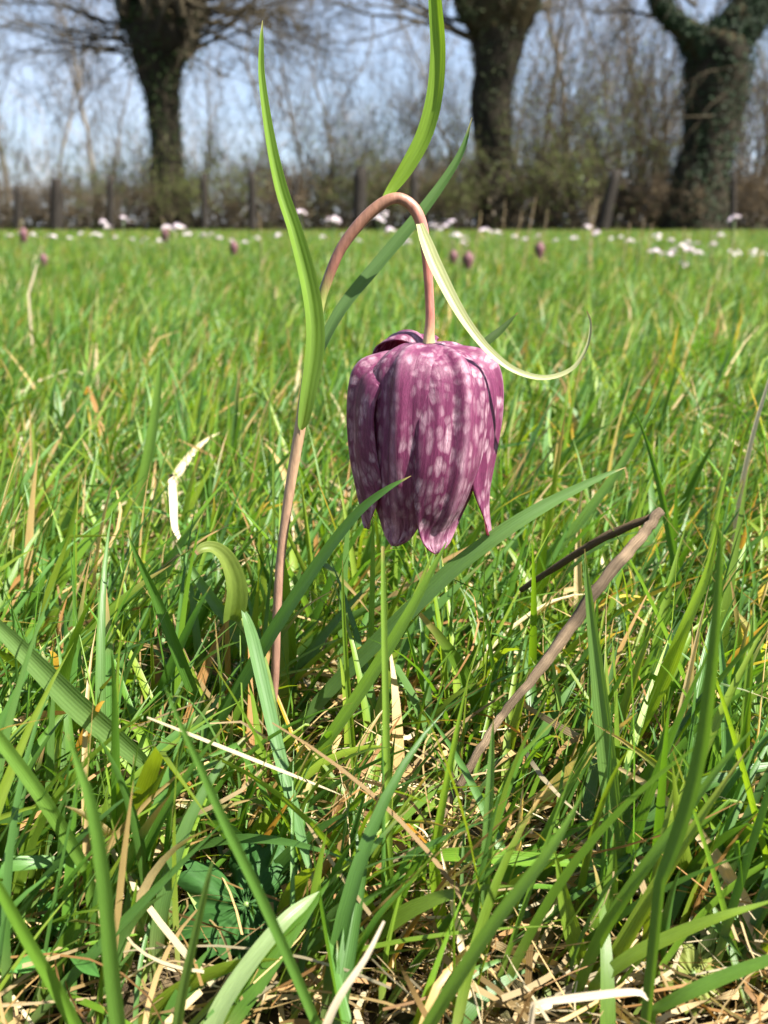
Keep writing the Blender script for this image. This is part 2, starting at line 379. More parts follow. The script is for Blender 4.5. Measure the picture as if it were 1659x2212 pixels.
def flower_keep(C, y):          # keep the plant and the lens clear of loose blades
    px, py = project(C); yy = C[..., 1]
    near = yy < 0.225
    bad = near & (px > 725) & (px < 1110) & (py < 1200)
    bad |= near & (px > 640) & (px < 1000) & (py < 950)
    bad |= (yy < 0.208) & (px > 555) & (px < 690) & (py < 1560)
    bad |= (yy < 0.20) & (py < 1240 + 260 * (np.abs(px - 900) < 260))
    bad |= (yy < 0.135) & (C[..., 2] > .012 + .0 * yy)
    bad |= (yy < 0.10)
    bad |= (yy < 0.33) & (py < 700)
    bad |= (yy < on_ground(530, 1900).y) & (px > 395) & (px < 625) & (py > 1830) & (py < 2010) & (C[..., 2] > .012)
    bad |= (yy < on_ground(1570, 1930).y) & (px > 1490) & (py > 1930) & (py < 2040) & (C[..., 2] > .02)
    bad |= (yy < on_ground(140, 1960).y) & (px < 225) & (py > 1940) & (py < 2090) & (C[..., 2] > .02)
    bad |= (yy < .196) & (px > 415) & (px < 560) & (py > 1170) & (py < 1400)
    bad |= (yy < .20) & (np.abs(px - (1430 - (py - 1103) * .74)) < 40) & (py < 1640) & (px > 1000)
    bad |= (yy > 0.33) & (yy < 1.2) & (py < 560)
    return ~bad.any(1)

def clumped(n, y0, y1, pw, spread, ncl, half=0.46, margin=0.05):
    cy = y0 + (y1 - y0) * rng.random(ncl) ** pw
    cx = (rng.random(ncl) * 2 - 1) * (cy * half + margin)
    k = rng.integers(0, ncl, n)
    return cx[k] + rng.normal(0, spread, n), np.clip(cy[k] + rng.normal(0, spread, n), y0 * .9, y1 * 1.1), k, cx, cy

def grass_zone(name, label, n, y0, y1, pw, spread, ncl, Lr, Wr, Kk, across, mat, straw, keep=True, azm=0.15, azs=1.0, lean=(.35, .28), half=.46):
    x, y, k, _, _ = clumped(n, y0, y1, pw, spread, ncl, half)
    base = np.stack([x, y, bumpz(x, y) - 0.003], -1)
    caz = rng.normal(azm, azs, ncl); az = caz[k] + rng.normal(0, .75, n)
    L = rng.uniform(*Lr, n) * rng.uniform(.7, 1.2, ncl)[k]; W = np.clip(rng.gamma(5, 1 / 5, n), .4, 1.5) * rng.uniform(*Wr, n)
    C, S, N2, fold, col = blades(n, base, L, W, az, np.abs(rng.normal(*lean, n)), np.abs(rng.normal(.55, .45, n)), Kk, across, 1.0, straw)
    if keep:
        ok = flower_keep(C, y) & ~((y < .21) & (x > -.005) & (rng.random(n) < .30)) & ~((y < .15) & (rng.random(n) < .3)); C, S, N2, fold, col = C[ok], S[ok], N2[ok], fold[ok], col[ok]
    o = link(name, ribbons(name, C, S, N2, fold, col, across), mat)
    return tag(o, label, 'grass', None, 'stuff')

grass_zone('grass', 'short green meadow grass around the fritillary stem', 13500, .115, .62, 1.1, .011, 1100, (.026, .070), (.0011, .0030), 11, 3, M['blade'], .05)
grass_zone('grass', 'green meadow grass sward behind the flower', 44000, .45, 2.1, .9, .03, 2600, (.03, .075), (.0014, .0032), 6, 2, M['farblade'], .03, azm=.2)
grass_zone('grass', 'green meadow grass stretching across the middle of the field', 90000, 1.9, 7, 1.0, .09, 5000, (.035, .085), (.0022, .0042), 4, 2, M['farblade'], .03)
grass_zone('grass', 'green meadow grass running up to the fence and hedge', 75000, 6.2, 22, 1.0, .3, 5000, (.05, .10), (.006, .011), 3, 2, M['farblade'], .02)
# ---- thatch: fine dry straw lying between the blades
def straw_zone(name, label, n, y0, y1, pw, Lr, Wr, Kk, zmax, across=2):
    y = y0 + (y1 - y0) * rng.random(n) ** pw; x = (rng.random(n) * 2 - 1) * (y * .46 + .05)
    # bare soil hollow left of the stem, thick thatch to the right of it
    keepp = np.where((np.hypot((x + .052) / .022, (y - .155) / .018) < 1), .35, 1.0) * np.where(x < -.01, .55, 1.0) if y1 < 1 else np.ones(n)
    ok = rng.random(n) < keepp; x, y = x[ok], y[ok]; n = len(x)
    base = np.stack([x, y, bumpz(x, y) + rng.random(n) ** 1.6 * zmax], -1)
    t = np.linspace(0, 1, Kk)[None]
    L = rng.uniform(*Lr, n); az = rng.uniform(0, 6.283, n)[:, None] + rng.normal(0, 1.0, n)[:, None] * t + (rng.random(n) < .25)[:, None] * rng.normal(0, 2.2, n)[:, None] * t ** 2
    el = rng.normal(.12, .28, n)[:, None] - rng.uniform(0, .6, n)[:, None] * t
    d = np.stack([np.cos(el) * np.cos(az), np.cos(el) * np.sin(az), np.sin(el)], -1)
    C = base[:, None] + np.cumsum(d * (L / (Kk - 1))[:, None, None], 1)
    C[..., 2] = np.maximum(C[..., 2], bumpz(C[..., 0], C[..., 1]) + .0004)
    up = np.array([0, 0, 1.0]); S = norm(np.cross(d, up)); N2 = np.cross(S, d)
    tw = rng.uniform(-1.3, 1.3, n)[:, None] + rng.normal(0, 1.2, n)[:, None] * t
    S2 = S * np.cos(tw)[..., None] + N2 * np.sin(tw)[..., None]; N3 = np.cross(d, S2)
    w = (np.clip(rng.gamma(3, 1 / 3, n), .3, 1.7) * rng.uniform(*Wr, n))[:, None] * .5 * (1 - .7 * t ** 3)
    col = np.repeat((STRAWS[rng.integers(0, len(STRAWS), n)] * rng.uniform(.35, .85, (n, 1)))[:, None], Kk, 1)
    ok = flower_keep(C, y) if y1 < 1 else np.ones(n, bool)
    o = link(name, ribbons(name, C[ok], (S2 * w[..., None])[ok], N3[ok], (w * .4)[ok], col[ok], across), M['straw'])
    return tag(o, label, 'straw', None, 'stuff')
straw_zone('straw', 'tangle of fine dry straw on the soil below the flower', 21000, .100, .60, .85, (.012, .055), (.00028, .00105), 8, .016)
straw_zone('straw', 'dry straw scattered through the grass behind the flower', 9000, .5, 3, 1.0, (.02, .06), (.0006, .0016), 4, .02)

# ------------------------------------------------------------------ leaves and blades laid along lines measured on the photograph
def strip(name, pts, n=28, roll=0.0, fold=0.35, col=(.08, .17, .03), col2=None, tipcol=None, mat='blade', across=5, parent=None, depth=None, rolltw=0.0, wscale=1.0):
    """pts rows: view x, view y, view width, distance Y.  Gives a leaf with a folded midrib."""
    q = spline(np.array(pts, float), n); q[:, 2] *= wscale
    C = np.array([at(a, b, d) for a, b, w, d in q]); wd = np.maximum(np.array([mm(max(w, 0.6), d) for a, b, w, d in q]) * .5, 3e-5)
    C[0, 2] = C[0, 2] if parent is not None else min(C[0, 2], 0.0005)
    T = norm(np.gradient(C, axis=0)); view = norm(np.array([0, 0, CAM_H]) - C)
    S = norm(np.cross(T, view)); N2 = np.cross(S, T)
    t = np.linspace(0, 1, n); a = R(roll) + R(rolltw) * t
    S2 = S * np.cos(a)[:, None] + N2 * np.sin(a)[:, None]; N3 = np.cross(S2, T)
    wd = wd / np.maximum(np.cos(a), .35)
    c1 = np.array(col); c2 = np.array(col2 if col2 is not None else col)
    cc = c1[None] * (1 - t[:, None]) + c2[None] * t[:, None]
    if tipcol is not None:
        f = np.clip((t - .93) / .07, 0, 1)[:, None]; cc = cc * (1 - f) + np.array(tipcol)[None] * f
    me = ribbons(name, C[None], (S2 * wd[:, None])[None], N3[None], (wd * fold)[None], cc[None], across)
    a_ = np.empty(len(me.vertices) * 3, np.float32)
    return link(name, me, M[mat], parent)

PY = 0.21
fr = empty('fritillary', on_ground(560, 1722), 'tall purple chequered fritillary with one nodding bell on an arched stem', 'flower')
# stem
sp = np.array([(556, 1745, 17), (575, 1640, 18), (593, 1480, 19), (598, 1330, 20), (607, 1200, 21), (627, 1050, 23), (650, 915, 25), (668, 790, 23), (690, 665, 21),
               (707, 607, 22), (735, 540, 23), (775, 485, 25), (820, 443, 25), (858, 428, 24), (889, 444, 25), (908, 477, 25), (918, 525, 22), (925, 600, 20), (929, 680, 20), (927, 725, 24), (926, 752, 30)], float)
q = spline(sp, 120)
tq = np.linspace(0, 1, 120)
stem_pts = np.array([at(a, b, PY) for a, b, w in q]); stem_pts[:, 1] += 0
stops = [(0, (.16, .08, .055)), (.18, (.30, .17, .12)), (.30, (.34, .22, .13)), (.335, (.24, .28, .08)), (.42, (.20, .22, .06)), (.47, (.20, .085, .06)), (.60, (.21, .105, .065)), (.68, (.27, .13, .085)), (.78, (.36, .14, .11)), (.90, (.36, .13, .10)), (.97, (.40, .32, .16)), (1, (.42, .38, .20))]
def lerp_stops(stops, t): return np.stack([np.interp(t, [s[0] for s in stops], [s[1][k] for s in stops]) for k in range(3)], -1)
link('stem', tube_mesh('stem', stem_pts, [mm(w, PY) * .5 for a, b, w in q], 14, lerp_stops(stops, tq), 0.02), M['stem'], fr)
# leaves
LG = (.115, .215, .020); GL = (.10, .17, .055)
strip('leaf', [(649, 928, 8, .2086), (651, 908, 30, .2084), (659, 850, 42, .2080), (672, 760, 50, .2080), (672, 690, 48, .2080), (660, 610, 46, .208), (632, 500, 38, .208), (603, 410, 33, .2085), (580, 300, 25, .209), (563, 170, 17, .21), (563, 90, 11, .21), (567, 44, 1, .21)],
      48, -22, 1.0, (.15, .25, .045), (.15, .255, .03), (.42, .36, .16), 'leaf', 7, fr, wscale=.80)
strip('leaf', [(661, 905, 8, .2115), (668, 850, 15, .2125), (690, 765, 26, .2135), (740, 668, 32, .215), (820, 570, 34, .217), (890, 487, 32, .2185), (955, 400, 24, .22), (998, 328, 16, .221), (1020, 254, 1, .222)],
      44, 28, .45, (.085, .155, .050), (.075, .15, .035), (.36, .30, .14), 'leaf', 7, fr, wscale=.78)
strip('leaf', [(826, 436, 12, .2110), (846, 410, 26, .2120), (880, 362, 38, .2125), (918, 290, 42, .213), (940, 205, 41, .213), (947, 110, 38, .2125), (942, 20, 34, .2115), (935, -70, 26, .2105), (928, -150, 16, .2095), (922, -220, 1, .209)],
      48, 8, .5, (.15, .24, .02), (.135, .25, .022), (.42, .36, .16), 'leaf', 7, fr, wscale=.80)
strip('leaf', [(905, 484, 15, .2085), (918, 524, 25, .2075), (940, 578, 28, .206), (978, 652, 24, .204), (1012, 706, 20, .203), (1055, 758, 17, .202), (1110, 800, 13, .201), (1175, 817, 11, .2005), (1235, 798, 9, .2005), (1268, 750, 7, .201), (1277, 700, 5, .202), (1268, 672, 2, .203)],
      56, 28, .45, (.27, .29, .13), (.30, .31, .15), (.36, .26, .12), 'tendril', 7, fr)
strip('leaf', [(1000, 790, 10, .223), (1050, 742, 18, .224), (1085, 712, 14, .225), (1119, 675, 1, .226)], 16, 30, .4, (.05, .09, .02), (.05, .09, .02), (.25, .12, .04), 'leaf', 5, fr)

# bell: six tepals round the receptacle
top = Vector(stem_pts[-1]); bellz = Vector((0, 0, 0))
bell = bpy.data.objects.new('bell', None); COL.objects.link(bell); bell.parent = fr; bell.location = Vector(top) - Vector(fr.location); bell.empty_display_size = .01
def tepal(name, az, scale=.955, hw=.0094, tip=.0088, rbell=.0160, tipturn=0.0, Rc=.0125, ridge=.0013, lift=0.0, length=1.0, flare=0.0, seed=0, drop=0.0):
    nv, nu = 46, 29
    v = np.linspace(0, 1, nv); u = np.linspace(-1, 1, nu)
    prof = np.array([(.0010, .0004), (.0045, .0004 + lift), (.0095, -.0008 + lift), (rbell * .90, -.0026 + lift * .4), (rbell + .0002, -.0066), (rbell + .0006, -.0135), (rbell + .0002, -.0215), (rbell * .64 + tip * .36, -.0290), (tip + .0006, -.0345), (tip + flare, -.0388)]) * scale
    prof[:, 1] = prof[:, 1] * length - drop
    pr = spline(prof, nv)
    half = np.interp(v, [0, .06, .16, .28, .42, .60, .74, .86, .94, .98, 1.0], [.0022, .0042, .82 * hw, .95 * hw, 1 * hw, .98 * hw, .84 * hw, .56 * hw, .36 * hw, .23 * hw, .05 * hw])
    half[1:-1] = (half[:-2] + 2 * half[1:-1] + half[2:]) / 4
    tang = norm(np.gradient(pr, axis=0)); nr, nz = -tang[:, 1], tang[:, 0]      # outward normal in the (r,z) plane
    g = np.random.default_rng(seed)
    Uu, Vv = np.meshgrid(u, v)
    a = Uu * half[:, None] / Rc
    lat = Rc * np.sin(a); inn = Rc * (1 - np.cos(a)) * np.interp(v, [0, .12, .3, 1], [.25, .6, 1, 1.0])[:, None]
    env = np.interp(v, [0, .12, .22, .30, .55, .75, .92, 1], [0, .15, .75, 1, .85, .4, .25, 0])[:, None]
    rid = ridge * env * np.exp(-((Uu - .02) / .17) ** 4)
    rid += .00012 * np.interp(v, [0, .2, .9, 1], [0, 1, .6, 0])[:, None] * np.exp(-((np.abs(Uu) - .5) / .10) ** 2)
    ph = g.random(6) * 6.28
    wave = .00022 * np.sin(5 * Uu + ph[0] + 7 * Vv) + .00028 * np.sin(9 * Vv + ph[1] + 2 * Uu) + .00050 * np.abs(Uu) ** 3 * np.sin(16 * Vv + ph[2]) + .00006 * np.sin(23 * Uu + 4 * Vv + ph[3])
    off = rid - inn + wave * np.interp(v, [0, .1, 1], [0, 1, 1])[:, None]
    r = pr[:, 0][:, None] + off * nr[:, None]; z = pr[:, 1][:, None] + off * nz[:, None]
    lat = lat + tipturn * np.clip(Vv - .45, 0, 1) ** 1.5
    ca, sa = math.cos(az), math.sin(az)
    Vx = r * ca - lat * sa; Vy = r * sa + lat * ca
    V = np.stack([Vx, Vy, z], -1).reshape(-1, 3)
    idx = np.arange(nv * nu).reshape(nv, nu)
    F = np.stack([idx[:-1, :-1], idx[:-1, 1:], idx[1:, 1:], idx[1:, :-1]], -1).reshape(-1, 4)
    wfac = (half / hw)[:, None]
    st = np.stack([Uu * np.maximum(wfac, .3), Vv, np.full_like(Uu, seed * .37)], -1).reshape(-1, 3)
    me = np_mesh(name, V, F, None, st)
    o = bpy.data.objects.new(name, me); COL.objects.link(o); me.materials.append(M['tepal']); o.parent = bell
    sol = o.modifiers.new('thickness', 'SOLIDIFY'); sol.thickness = .00028; sol.offset = -1
    return o
tepal('tepal', R(-118), hw=.0094, tip=.0097, rbell=.0136, tipturn=-.0062, seed=1, Rc=.0106, flare=.0006, length=1.06, lift=.0006)
tepal('tepal', R(-62), hw=.0096, tip=.0088, rbell=.0139, tipturn=-.0078, seed=2, Rc=.0106, ridge=.0019, flare=.0008, length=1.09)
tepal('tepal', R(190), hw=.0088, tip=.0134, rbell=.0158, tipturn=.0015, seed=3, Rc=.0088, length=.97, flare=-.0002, drop=.0011)
tepal('tepal', R(-11), hw=.0088, tip=.0128, rbell=.0138, tipturn=-.0005, seed=4, Rc=.0088, length=1.04, flare=.0010)
tepal('tepal', R(122), hw=.0084, tip=.0100, rbell=.0135, seed=5, lift=.0022)
tepal('tepal', R(60), hw=.0084, tip=.0100, rbell=.0135, seed=6, lift=.0002)
# style and anthers inside the bell
link('pistil', tube_mesh('pistil', [Vector((0, 0, 0)) + top, top + Vector((0, 0, -.012)), top + Vector((0, 0, -.026))], [.0016, .0011, .0007], 8, np.array([[.35, .4, .1]] * 3)), M['stem'], fr)

# young fritillary beside it, with a hooked leaf
yf = empty('young_fritillary', on_ground(600, 1640), 'young fritillary shoot with a fat hooked leaf beside the purple flower stem', 'plant')
q2 = spline(np.array([(606, 1660, 22), (596, 1560, 22), (572, 1450, 24), (545, 1375, 28), (522, 1338, 30), (505, 1318, 26)], float), 26)
link('stem', tube_mesh('stem', [at(a, b, .198) for a, b, w in q2], [mm(w, .198) * .5 for a, b, w in q2], 10, lerp_stops([(0, (.10, .15, .04)), (.8, (.14, .20, .05)), (1, (.3, .25, .12))], np.linspace(0, 1, 26)), .03), M['stem'], yf)
strip('leaf', [(496, 1338, 34, .197), (502, 1308, 50, .196), (504, 1268, 48, .195), (494, 1228, 42, .194), (478, 1200, 36, .193), (458, 1186, 28, .192), (438, 1187, 22, .191), (424, 1197, 10, .1905)], 30, -25, .7, (.15, .22, .035), (.17, .21, .05), (.30, .14, .10), 'leaf', 7, yf)
strip('leaf', [(522, 1312, 4, .1965), (533, 1340, 20, .195), (548, 1395, 30, .190), (572, 1500, 31, .182), (600, 1620, 31, .173), (632, 1740, 28, .165), (655, 1830, 22, .158), (676, 1905, 8, .153)], 34, 18, .35, (.10, .19, .06), (.085, .19, .055), (.3, .3, .1), 'leaf', 5, yf)

# single blades that stand out
HB = [
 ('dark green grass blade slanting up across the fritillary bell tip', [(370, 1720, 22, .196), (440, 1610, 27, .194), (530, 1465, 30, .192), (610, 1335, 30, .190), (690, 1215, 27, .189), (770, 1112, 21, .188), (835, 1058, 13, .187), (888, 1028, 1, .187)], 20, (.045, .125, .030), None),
 ('long grey-green grass blade arching up under the bell toward the dry stalk', [(590, 1640, 22, .212), (700, 1505, 32, .212), (800, 1402, 36, .210), (890, 1315, 38, .208), (985, 1225, 37, .207), (1100, 1140, 33, .207), (1200, 1080, 25, .209), (1300, 1030, 12, .211), (1350, 1010, 1, .212)], 10, (.075, .165, .060), None),
 ('broadest grass blade, grey-green, leaning low past the patch of shaded turf', [(330, 1665, 30, .176), (255, 1598, 48, .172), (170, 1525, 56, .168), (90, 1445, 48, .165), (20, 1375, 36, .163), (-60, 1300, 20, .161), (-110, 1250, 1, .16)], 15, (.095, .19, .075), None),
 ('upright blurred grass blade before the three-lobed weed leaf', [(270, 2330, 40, .120), (245, 2120, 40, .118), (225, 1900, 36, .116), (198, 1740, 28, .115), (165, 1640, 16, .115), (146, 1585, 1, .115)], 15, (.085, .20, .045), None),
 ('thin green blade slanting down over the serrated buttercup leaf', [(720, 2300, 24, .122), (650, 2130, 26, .122), (570, 1950, 26, .121), (490, 1785, 24, .120), (430, 1650, 18, .119), (380, 1540, 10, .118), (355, 1480, 1, .118)], 12, (.07, .175, .040), None),
 ('flat green blade lying down toward the young shoot from the shaded turf', [(200, 1905, 24, .150), (150, 1815, 32, .148), (100, 1735, 34, .146), (40, 1650, 32, .145), (-20, 1570, 26, .144), (-80, 1490, 1, .143)], 14, (.085, .19, .04), None),
 ('narrow pale blade rising in front of the serrated buttercup leaf', [(368, 2320, 30, .124), (395, 2150, 26, .123), (425, 2010, 20, .122), (450, 1900, 13, .121), (465, 1845, 1, .121)], 18, (.085, .17, .05), None),
 ('green blade running from the trifoliate leaf to the straw', [(200, 2290, 34, .124), (130, 2150, 34, .122), (60, 2030, 30, .120), (0, 1920, 24, .118), (-50, 1830, 1, .117)], 14, (.085, .20, .03), None),
 ('slim upright light green grass stem just beyond the young shoot', [(800, 2010, 15, .190), (785, 1850, 16, .190), (765, 1640, 15, .190), (750, 1450, 12, .190), (742, 1300, 8, .190), (740, 1210, 1, .190)], 20, (.12, .235, .035), None),
 ('straight light green grass stem directly below the bell', [(855, 2330, 22, .152), (846, 2050, 22, .154), (838, 1750, 19, .157), (833, 1500, 16, .160), (829, 1300, 13, .163), (827, 1180, 7, .165)], 5, (.13, .25, .045), None),
 ('faint green grass stem between the bell and the fritillary stem', [(795, 1620, 15, .215), (799, 1480, 15, .215), (804, 1300, 13, .215), (806, 1180, 9, .215), (805, 1120, 1, .215)], 15, (.10, .21, .04), None),
 ('wide grey-green blade with a sharp tip in front of the dry stalk', [(1338, 1880, 44, .158), (1325, 1760, 46, .160), (1308, 1600, 44, .163), (1290, 1440, 32, .166), (1274, 1300, 18, .168), (1263, 1185, 1, .169)], 10, (.085, .185, .055), None),
 ('tall curved grass blade with a bent tip beside the dry stalk', [(1415, 1930, 26, .128), (1470, 1790, 36, .128), (1515, 1620, 34, .128), (1540, 1430, 27, .127), (1552, 1270, 19, .127), (1556, 1160, 10, .127), (1535, 1110, 1, .127)], 15, (.065, .155, .035), None),
 ('bright yellow-green blade tapering down to the straw beyond the dry stalk', [(1330, 1690, 8, .185), (1395, 1555, 22, .184), (1440, 1455, 34, .183), (1480, 1355, 26, .182), (1530, 1230, 16, .183), (1556, 1110, 1, .184)], 8, (.16, .29, .025), None),
 ('bright green blade lying level across the straw', [(900, 1850, 20, .160), (1000, 1848, 34, .158), (1120, 1856, 34, .157), (1240, 1862, 26, .156), (1340, 1870, 16, .156), (1440, 1880, 1, .156)], 20, (.10, .23, .025), None),
 ('stout grey-green upright blade rising from the straw', [(1030, 2180, 26, .146), (1040, 2060, 27, .147), (1048, 1920, 27, .149), (1056, 1760, 23, .151), (1062, 1640, 16, .153), (1066, 1550, 1, .154)], 14, (.085, .19, .06), None),
 ('green blade leaning across the level blade from the tussock in the straw', [(860, 2330, 34, .120), (980, 2130, 36, .120), (1080, 1980, 33, .120), (1180, 1850, 26, .120), (1235, 1760, 12, .121), (1265, 1700, 1, .122)], 18, (.095, .205, .035), None),
 ('long blade sweeping up from the tussock past the tall curved blade', [(1240, 2160, 26, .140), (1300, 2020, 32, .139), (1390, 1880, 30, .138), (1480, 1760, 22, .138), (1560, 1650, 14, .138), (1640, 1560, 1, .138)], 16, (.09, .20, .03), None),
 ('low green blade reaching out of the tussock over the lobed leaf', [(1270, 2140, 24, .137), (1360, 2070, 34, .136), (1460, 2020, 32, .135), (1560, 1980, 22, .134), (1640, 1955, 10, .134), (1700, 1935, 1, .134)], 20, (.12, .22, .03), None),
 ('lowest green blade reaching from the tussock along the ground', [(1400, 2190, 22, .131), (1480, 2150, 34, .129), (1570, 2110, 34, .128), (1660, 2075, 26, .127), (1760, 2035, 1, .126)], 20, (.09, .21, .04), None),
 ('short broad blade at the foot of the tussock', [(1262, 2100, 40, .145), (1240, 2020, 46, .145), (1222, 1950, 34, .146), (1210, 1890, 18, .147), (1196, 1830, 1, .148)], 12, (.12, .22, .03), None),
 ('broad short sheath blade rising from the tussock foot', [(1280, 2090, 34, .149), (1300, 2000, 52, .149), (1318, 1930, 40, .150), (1325, 1860, 20, .151), (1326, 1800, 1, .152)], 8, (.095, .20, .03), None),
 ('yellow-green bent blade beside the stout upright blade', [(965, 2060, 26, .150), (950, 1960, 32, .151), (940, 1850, 26, .152), (958, 1730, 18, .153), (985, 1590, 12, .155), (1010, 1470, 1, .157)], 12, (.13, .25, .02), None),
 ('upright green blade among the straw beyond the lobed leaf', [(1606, 1910, 24, .168), (1604, 1800, 26, .170), (1608, 1660, 24, .172), (1614, 1520, 20, .174), (1622, 1400, 12, .176), (1628, 1300, 1, .178)], 12, (.11, .22, .03), None),
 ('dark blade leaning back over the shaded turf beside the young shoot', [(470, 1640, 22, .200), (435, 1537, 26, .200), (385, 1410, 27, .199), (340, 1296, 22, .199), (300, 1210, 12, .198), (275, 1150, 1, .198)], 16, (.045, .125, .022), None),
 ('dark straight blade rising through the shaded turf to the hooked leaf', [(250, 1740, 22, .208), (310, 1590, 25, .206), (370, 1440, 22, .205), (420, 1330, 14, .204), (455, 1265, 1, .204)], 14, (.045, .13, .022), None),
 ('grey-green blade with a notched side behind the hooked leaf', [(560, 1460, 18, .225), (520, 1385, 27, .226), (470, 1310, 27, .227), (420, 1240, 18, .228), (375, 1165, 1, .229)], 10, (.085, .185, .075), None),
 ('pale blade spotted with shadow bands lying in the straw', [(420, 2330, 48, .126), (470, 2190, 46, .130), (540, 2080, 42, .134), (610, 1995, 36, .138), (655, 1955, 26, .141), (690, 1925, 1, .143)], 6, (.16, .26, .15), None),
 ('green blade crossing from the straw toward the bell behind the grass stems', [(640, 1560, 16, .236), (740, 1540, 26, .236), (830, 1490, 28, .237), (900, 1450, 16, .238), (950, 1420, 1, .239)], 20, (.06, .16, .04), None),
 ('long green blade leaning up through the straw below the bell', [(580, 1770, 20, .180), (680, 1640, 28, .180), (790, 1480, 30, .181), (870, 1350, 26, .182), (940, 1220, 12, .184), (965, 1170, 1, .185)], 18, (.095, .20, .025), None),
 ('bright blade with a pale stripe climbing behind the dry stalk', [(1130, 1330, 18, .27), (1180, 1220, 22, .27), (1260, 1120, 22, .27), (1340, 1010, 18, .271), (1400, 900, 10, .272), (1440, 820, 1, .273)], 18, (.09, .20, .05), None),
 ('tall slim blade standing behind the crossing of the dry stalk', [(1500, 1480, 16, .26), (1478, 1330, 19, .26), (1450, 1170, 17, .26), (1420, 1030, 12, .26), (1385, 920, 5, .26), (1360, 880, 1, .26)], 16, (.05, .14, .03), None),
 ('broad upright blade beyond the shaded turf near the white straw', [(290, 1130, 18, .33), (310, 1040, 24, .33), (330, 930, 22, .33), (343, 830, 14, .33), (347, 755, 1, .33)], 12, (.10, .21, .05), None),
]
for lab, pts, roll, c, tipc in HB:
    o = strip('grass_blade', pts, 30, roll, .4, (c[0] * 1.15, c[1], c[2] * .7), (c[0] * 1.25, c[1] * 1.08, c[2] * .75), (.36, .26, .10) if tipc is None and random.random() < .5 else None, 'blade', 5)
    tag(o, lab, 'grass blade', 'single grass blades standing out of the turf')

# dry stalk with a dark side branch
ds = empty('dry_stalk', on_ground(955, 1745), 'cut brown fibrous plant stalk leaning out of the straw with a dark side branch', 'stalk')
q3 = spline(np.array([(950, 1770, 24, .176), (1010, 1665, 26, .180), (1085, 1545, 28, .185), (1180, 1430, 33, .190), (1290, 1270, 36, .195), (1380, 1165, 32, .200), (1428, 1103, 28, .203)], float), 60)
gg = np.random.default_rng(5)
link('stalk', tube_mesh('stalk', [np.array(at(a, b, d)) + gg.normal(0, .00012, 3) for a, b, w, d in q3], [mm(w, d) * .36 * (1 + .16 * gg.random()) for a, b, w, d in q3], 14, np.array([[.24, .175, .115]] * 60) * np.repeat(gg.uniform(.55, 1.35, (12, 1)), 5, 0) * gg.uniform(.85, 1.15, (60, 1)), .10, 3), M['stick'], ds)
q4 = spline(np.array([(1405, 1118, 16, .203), (1350, 1140, 20, .206), (1285, 1172, 19, .210), (1200, 1225, 15, .216), (1125, 1275, 12, .222)], float), 34)
link('side_branch', tube_mesh('side_branch', [at(a, b, d) for a, b, w, d in q4], [mm(w, d) * .5 for a, b, w, d in q4], 10, np.array([[.13, .09, .045]] * 34), .10, 4), M['stick'], ds)

# ------------------------------------------------------------------ low weeds
def lobed_leaf(name, O, R0, lobes, tilt, parent, col, teeth=5, lw=.50):
    """palmate leaf: lobes = list of (angle, length factor)"""
    Nrm = Vector((0, -math.sin(tilt), math.cos(tilt))); ex = Vector((1, 0, 0)); ey = Nrm.cross(ex)
    na, nr = 96, 7
    th = np.linspace(0, 2 * math.pi, na, endpoint=False); r = np.full(na, .46)
    for a, ln in lobes:
        d = np.abs((th - a + math.pi) % (2 * math.pi) - math.pi)
        r = np.maximum(r, ln * np.clip(1 - (d / lw) ** 2.6, 0, 1) ** .5)
    r = r * (1 + .055 * (np.arange(na) % 4 - 1.5))
    V, st = [O], [(0, 0, 0)]
    for k in range(1, nr):
        f = k / (nr - 1)
        for j in range(na):
            rad = R0 * r[j] * f
            z = .13 * R0 * math.sin(5 * th[j] + 1) * f * f - .14 * R0 * f * f + .035 * R0 * math.sin(13 * th[j] + 5 * f)
            V.append(O + ex * (rad * math.cos(th[j])) + ey * (rad * math.sin(th[j])) + Nrm * z); st.append((math.sin(th[j] * 9), f, .3))
    F = []
    for k in range(nr - 2):
        for j in range(na):
            a = 1 + k * na + j; b = 1 + k * na + (j + 1) % na
            F.append((a, b, b + na, a + na))
    for j in range(0, na, 2): F.append((0, 1 + j, 1 + (j + 1) % na, 1 + (j + 2) % na))
    V = np.array([tuple(v) for v in V]); V[:, 2] = np.maximum(V[:, 2], bumpz(V[:, 0], V[:, 1]) + .0006)
    c = np.repeat(np.array([col]), len(V), 0) * np.random.default_rng(3).uniform(.85, 1.15, (len(V), 1))
    return link(name, np_mesh(name, V, np.array(F), c, np.array(st)), M['herb'], parent)
def petiole(parent, p0, p1, r=.0006):
    m = (Vector(p0) + Vector(p1)) / 2 + Vector((0, .002, .003))
    link('leaf_stalk', tube_mesh('leaf_stalk', spline(np.array([p0, m, p1]), 10), np.full(10, r), 6, np.array([[.12, .18, .05]] * 10)), M['stem'], parent)
O = on_ground(530, 1957, .008); w = empty('buttercup_plant', Vector((O.x + .002, O.y + .006, 0)), 'dark green serrated buttercup leaf in the hollow of bare soil', 'plant')
lobed_leaf('leaf', O, .0130, [(R(150), 1.05), (R(93), 1.0), (R(58), 1.05), (R(195), .95), (R(238), .75), (R(275), .7)], R(38), w, (.035, .105, .022)); petiole(w, tuple(w.location), O)
O = on_ground(1572, 1990, .008); w = empty('lobed_weed', Vector((O.x, O.y + .006, 0)), 'light green lobed weed leaf in the straw beside the tussock', 'plant')
lobed_leaf('leaf', O, .0105, [(R(140), 1.05), (R(90), 1.0), (R(45), 1.0), (R(345), 1.0), (R(300), 1.0), (R(200), .6)], R(38), w, (.07, .165, .035)); petiole(w, tuple(w.location), O)
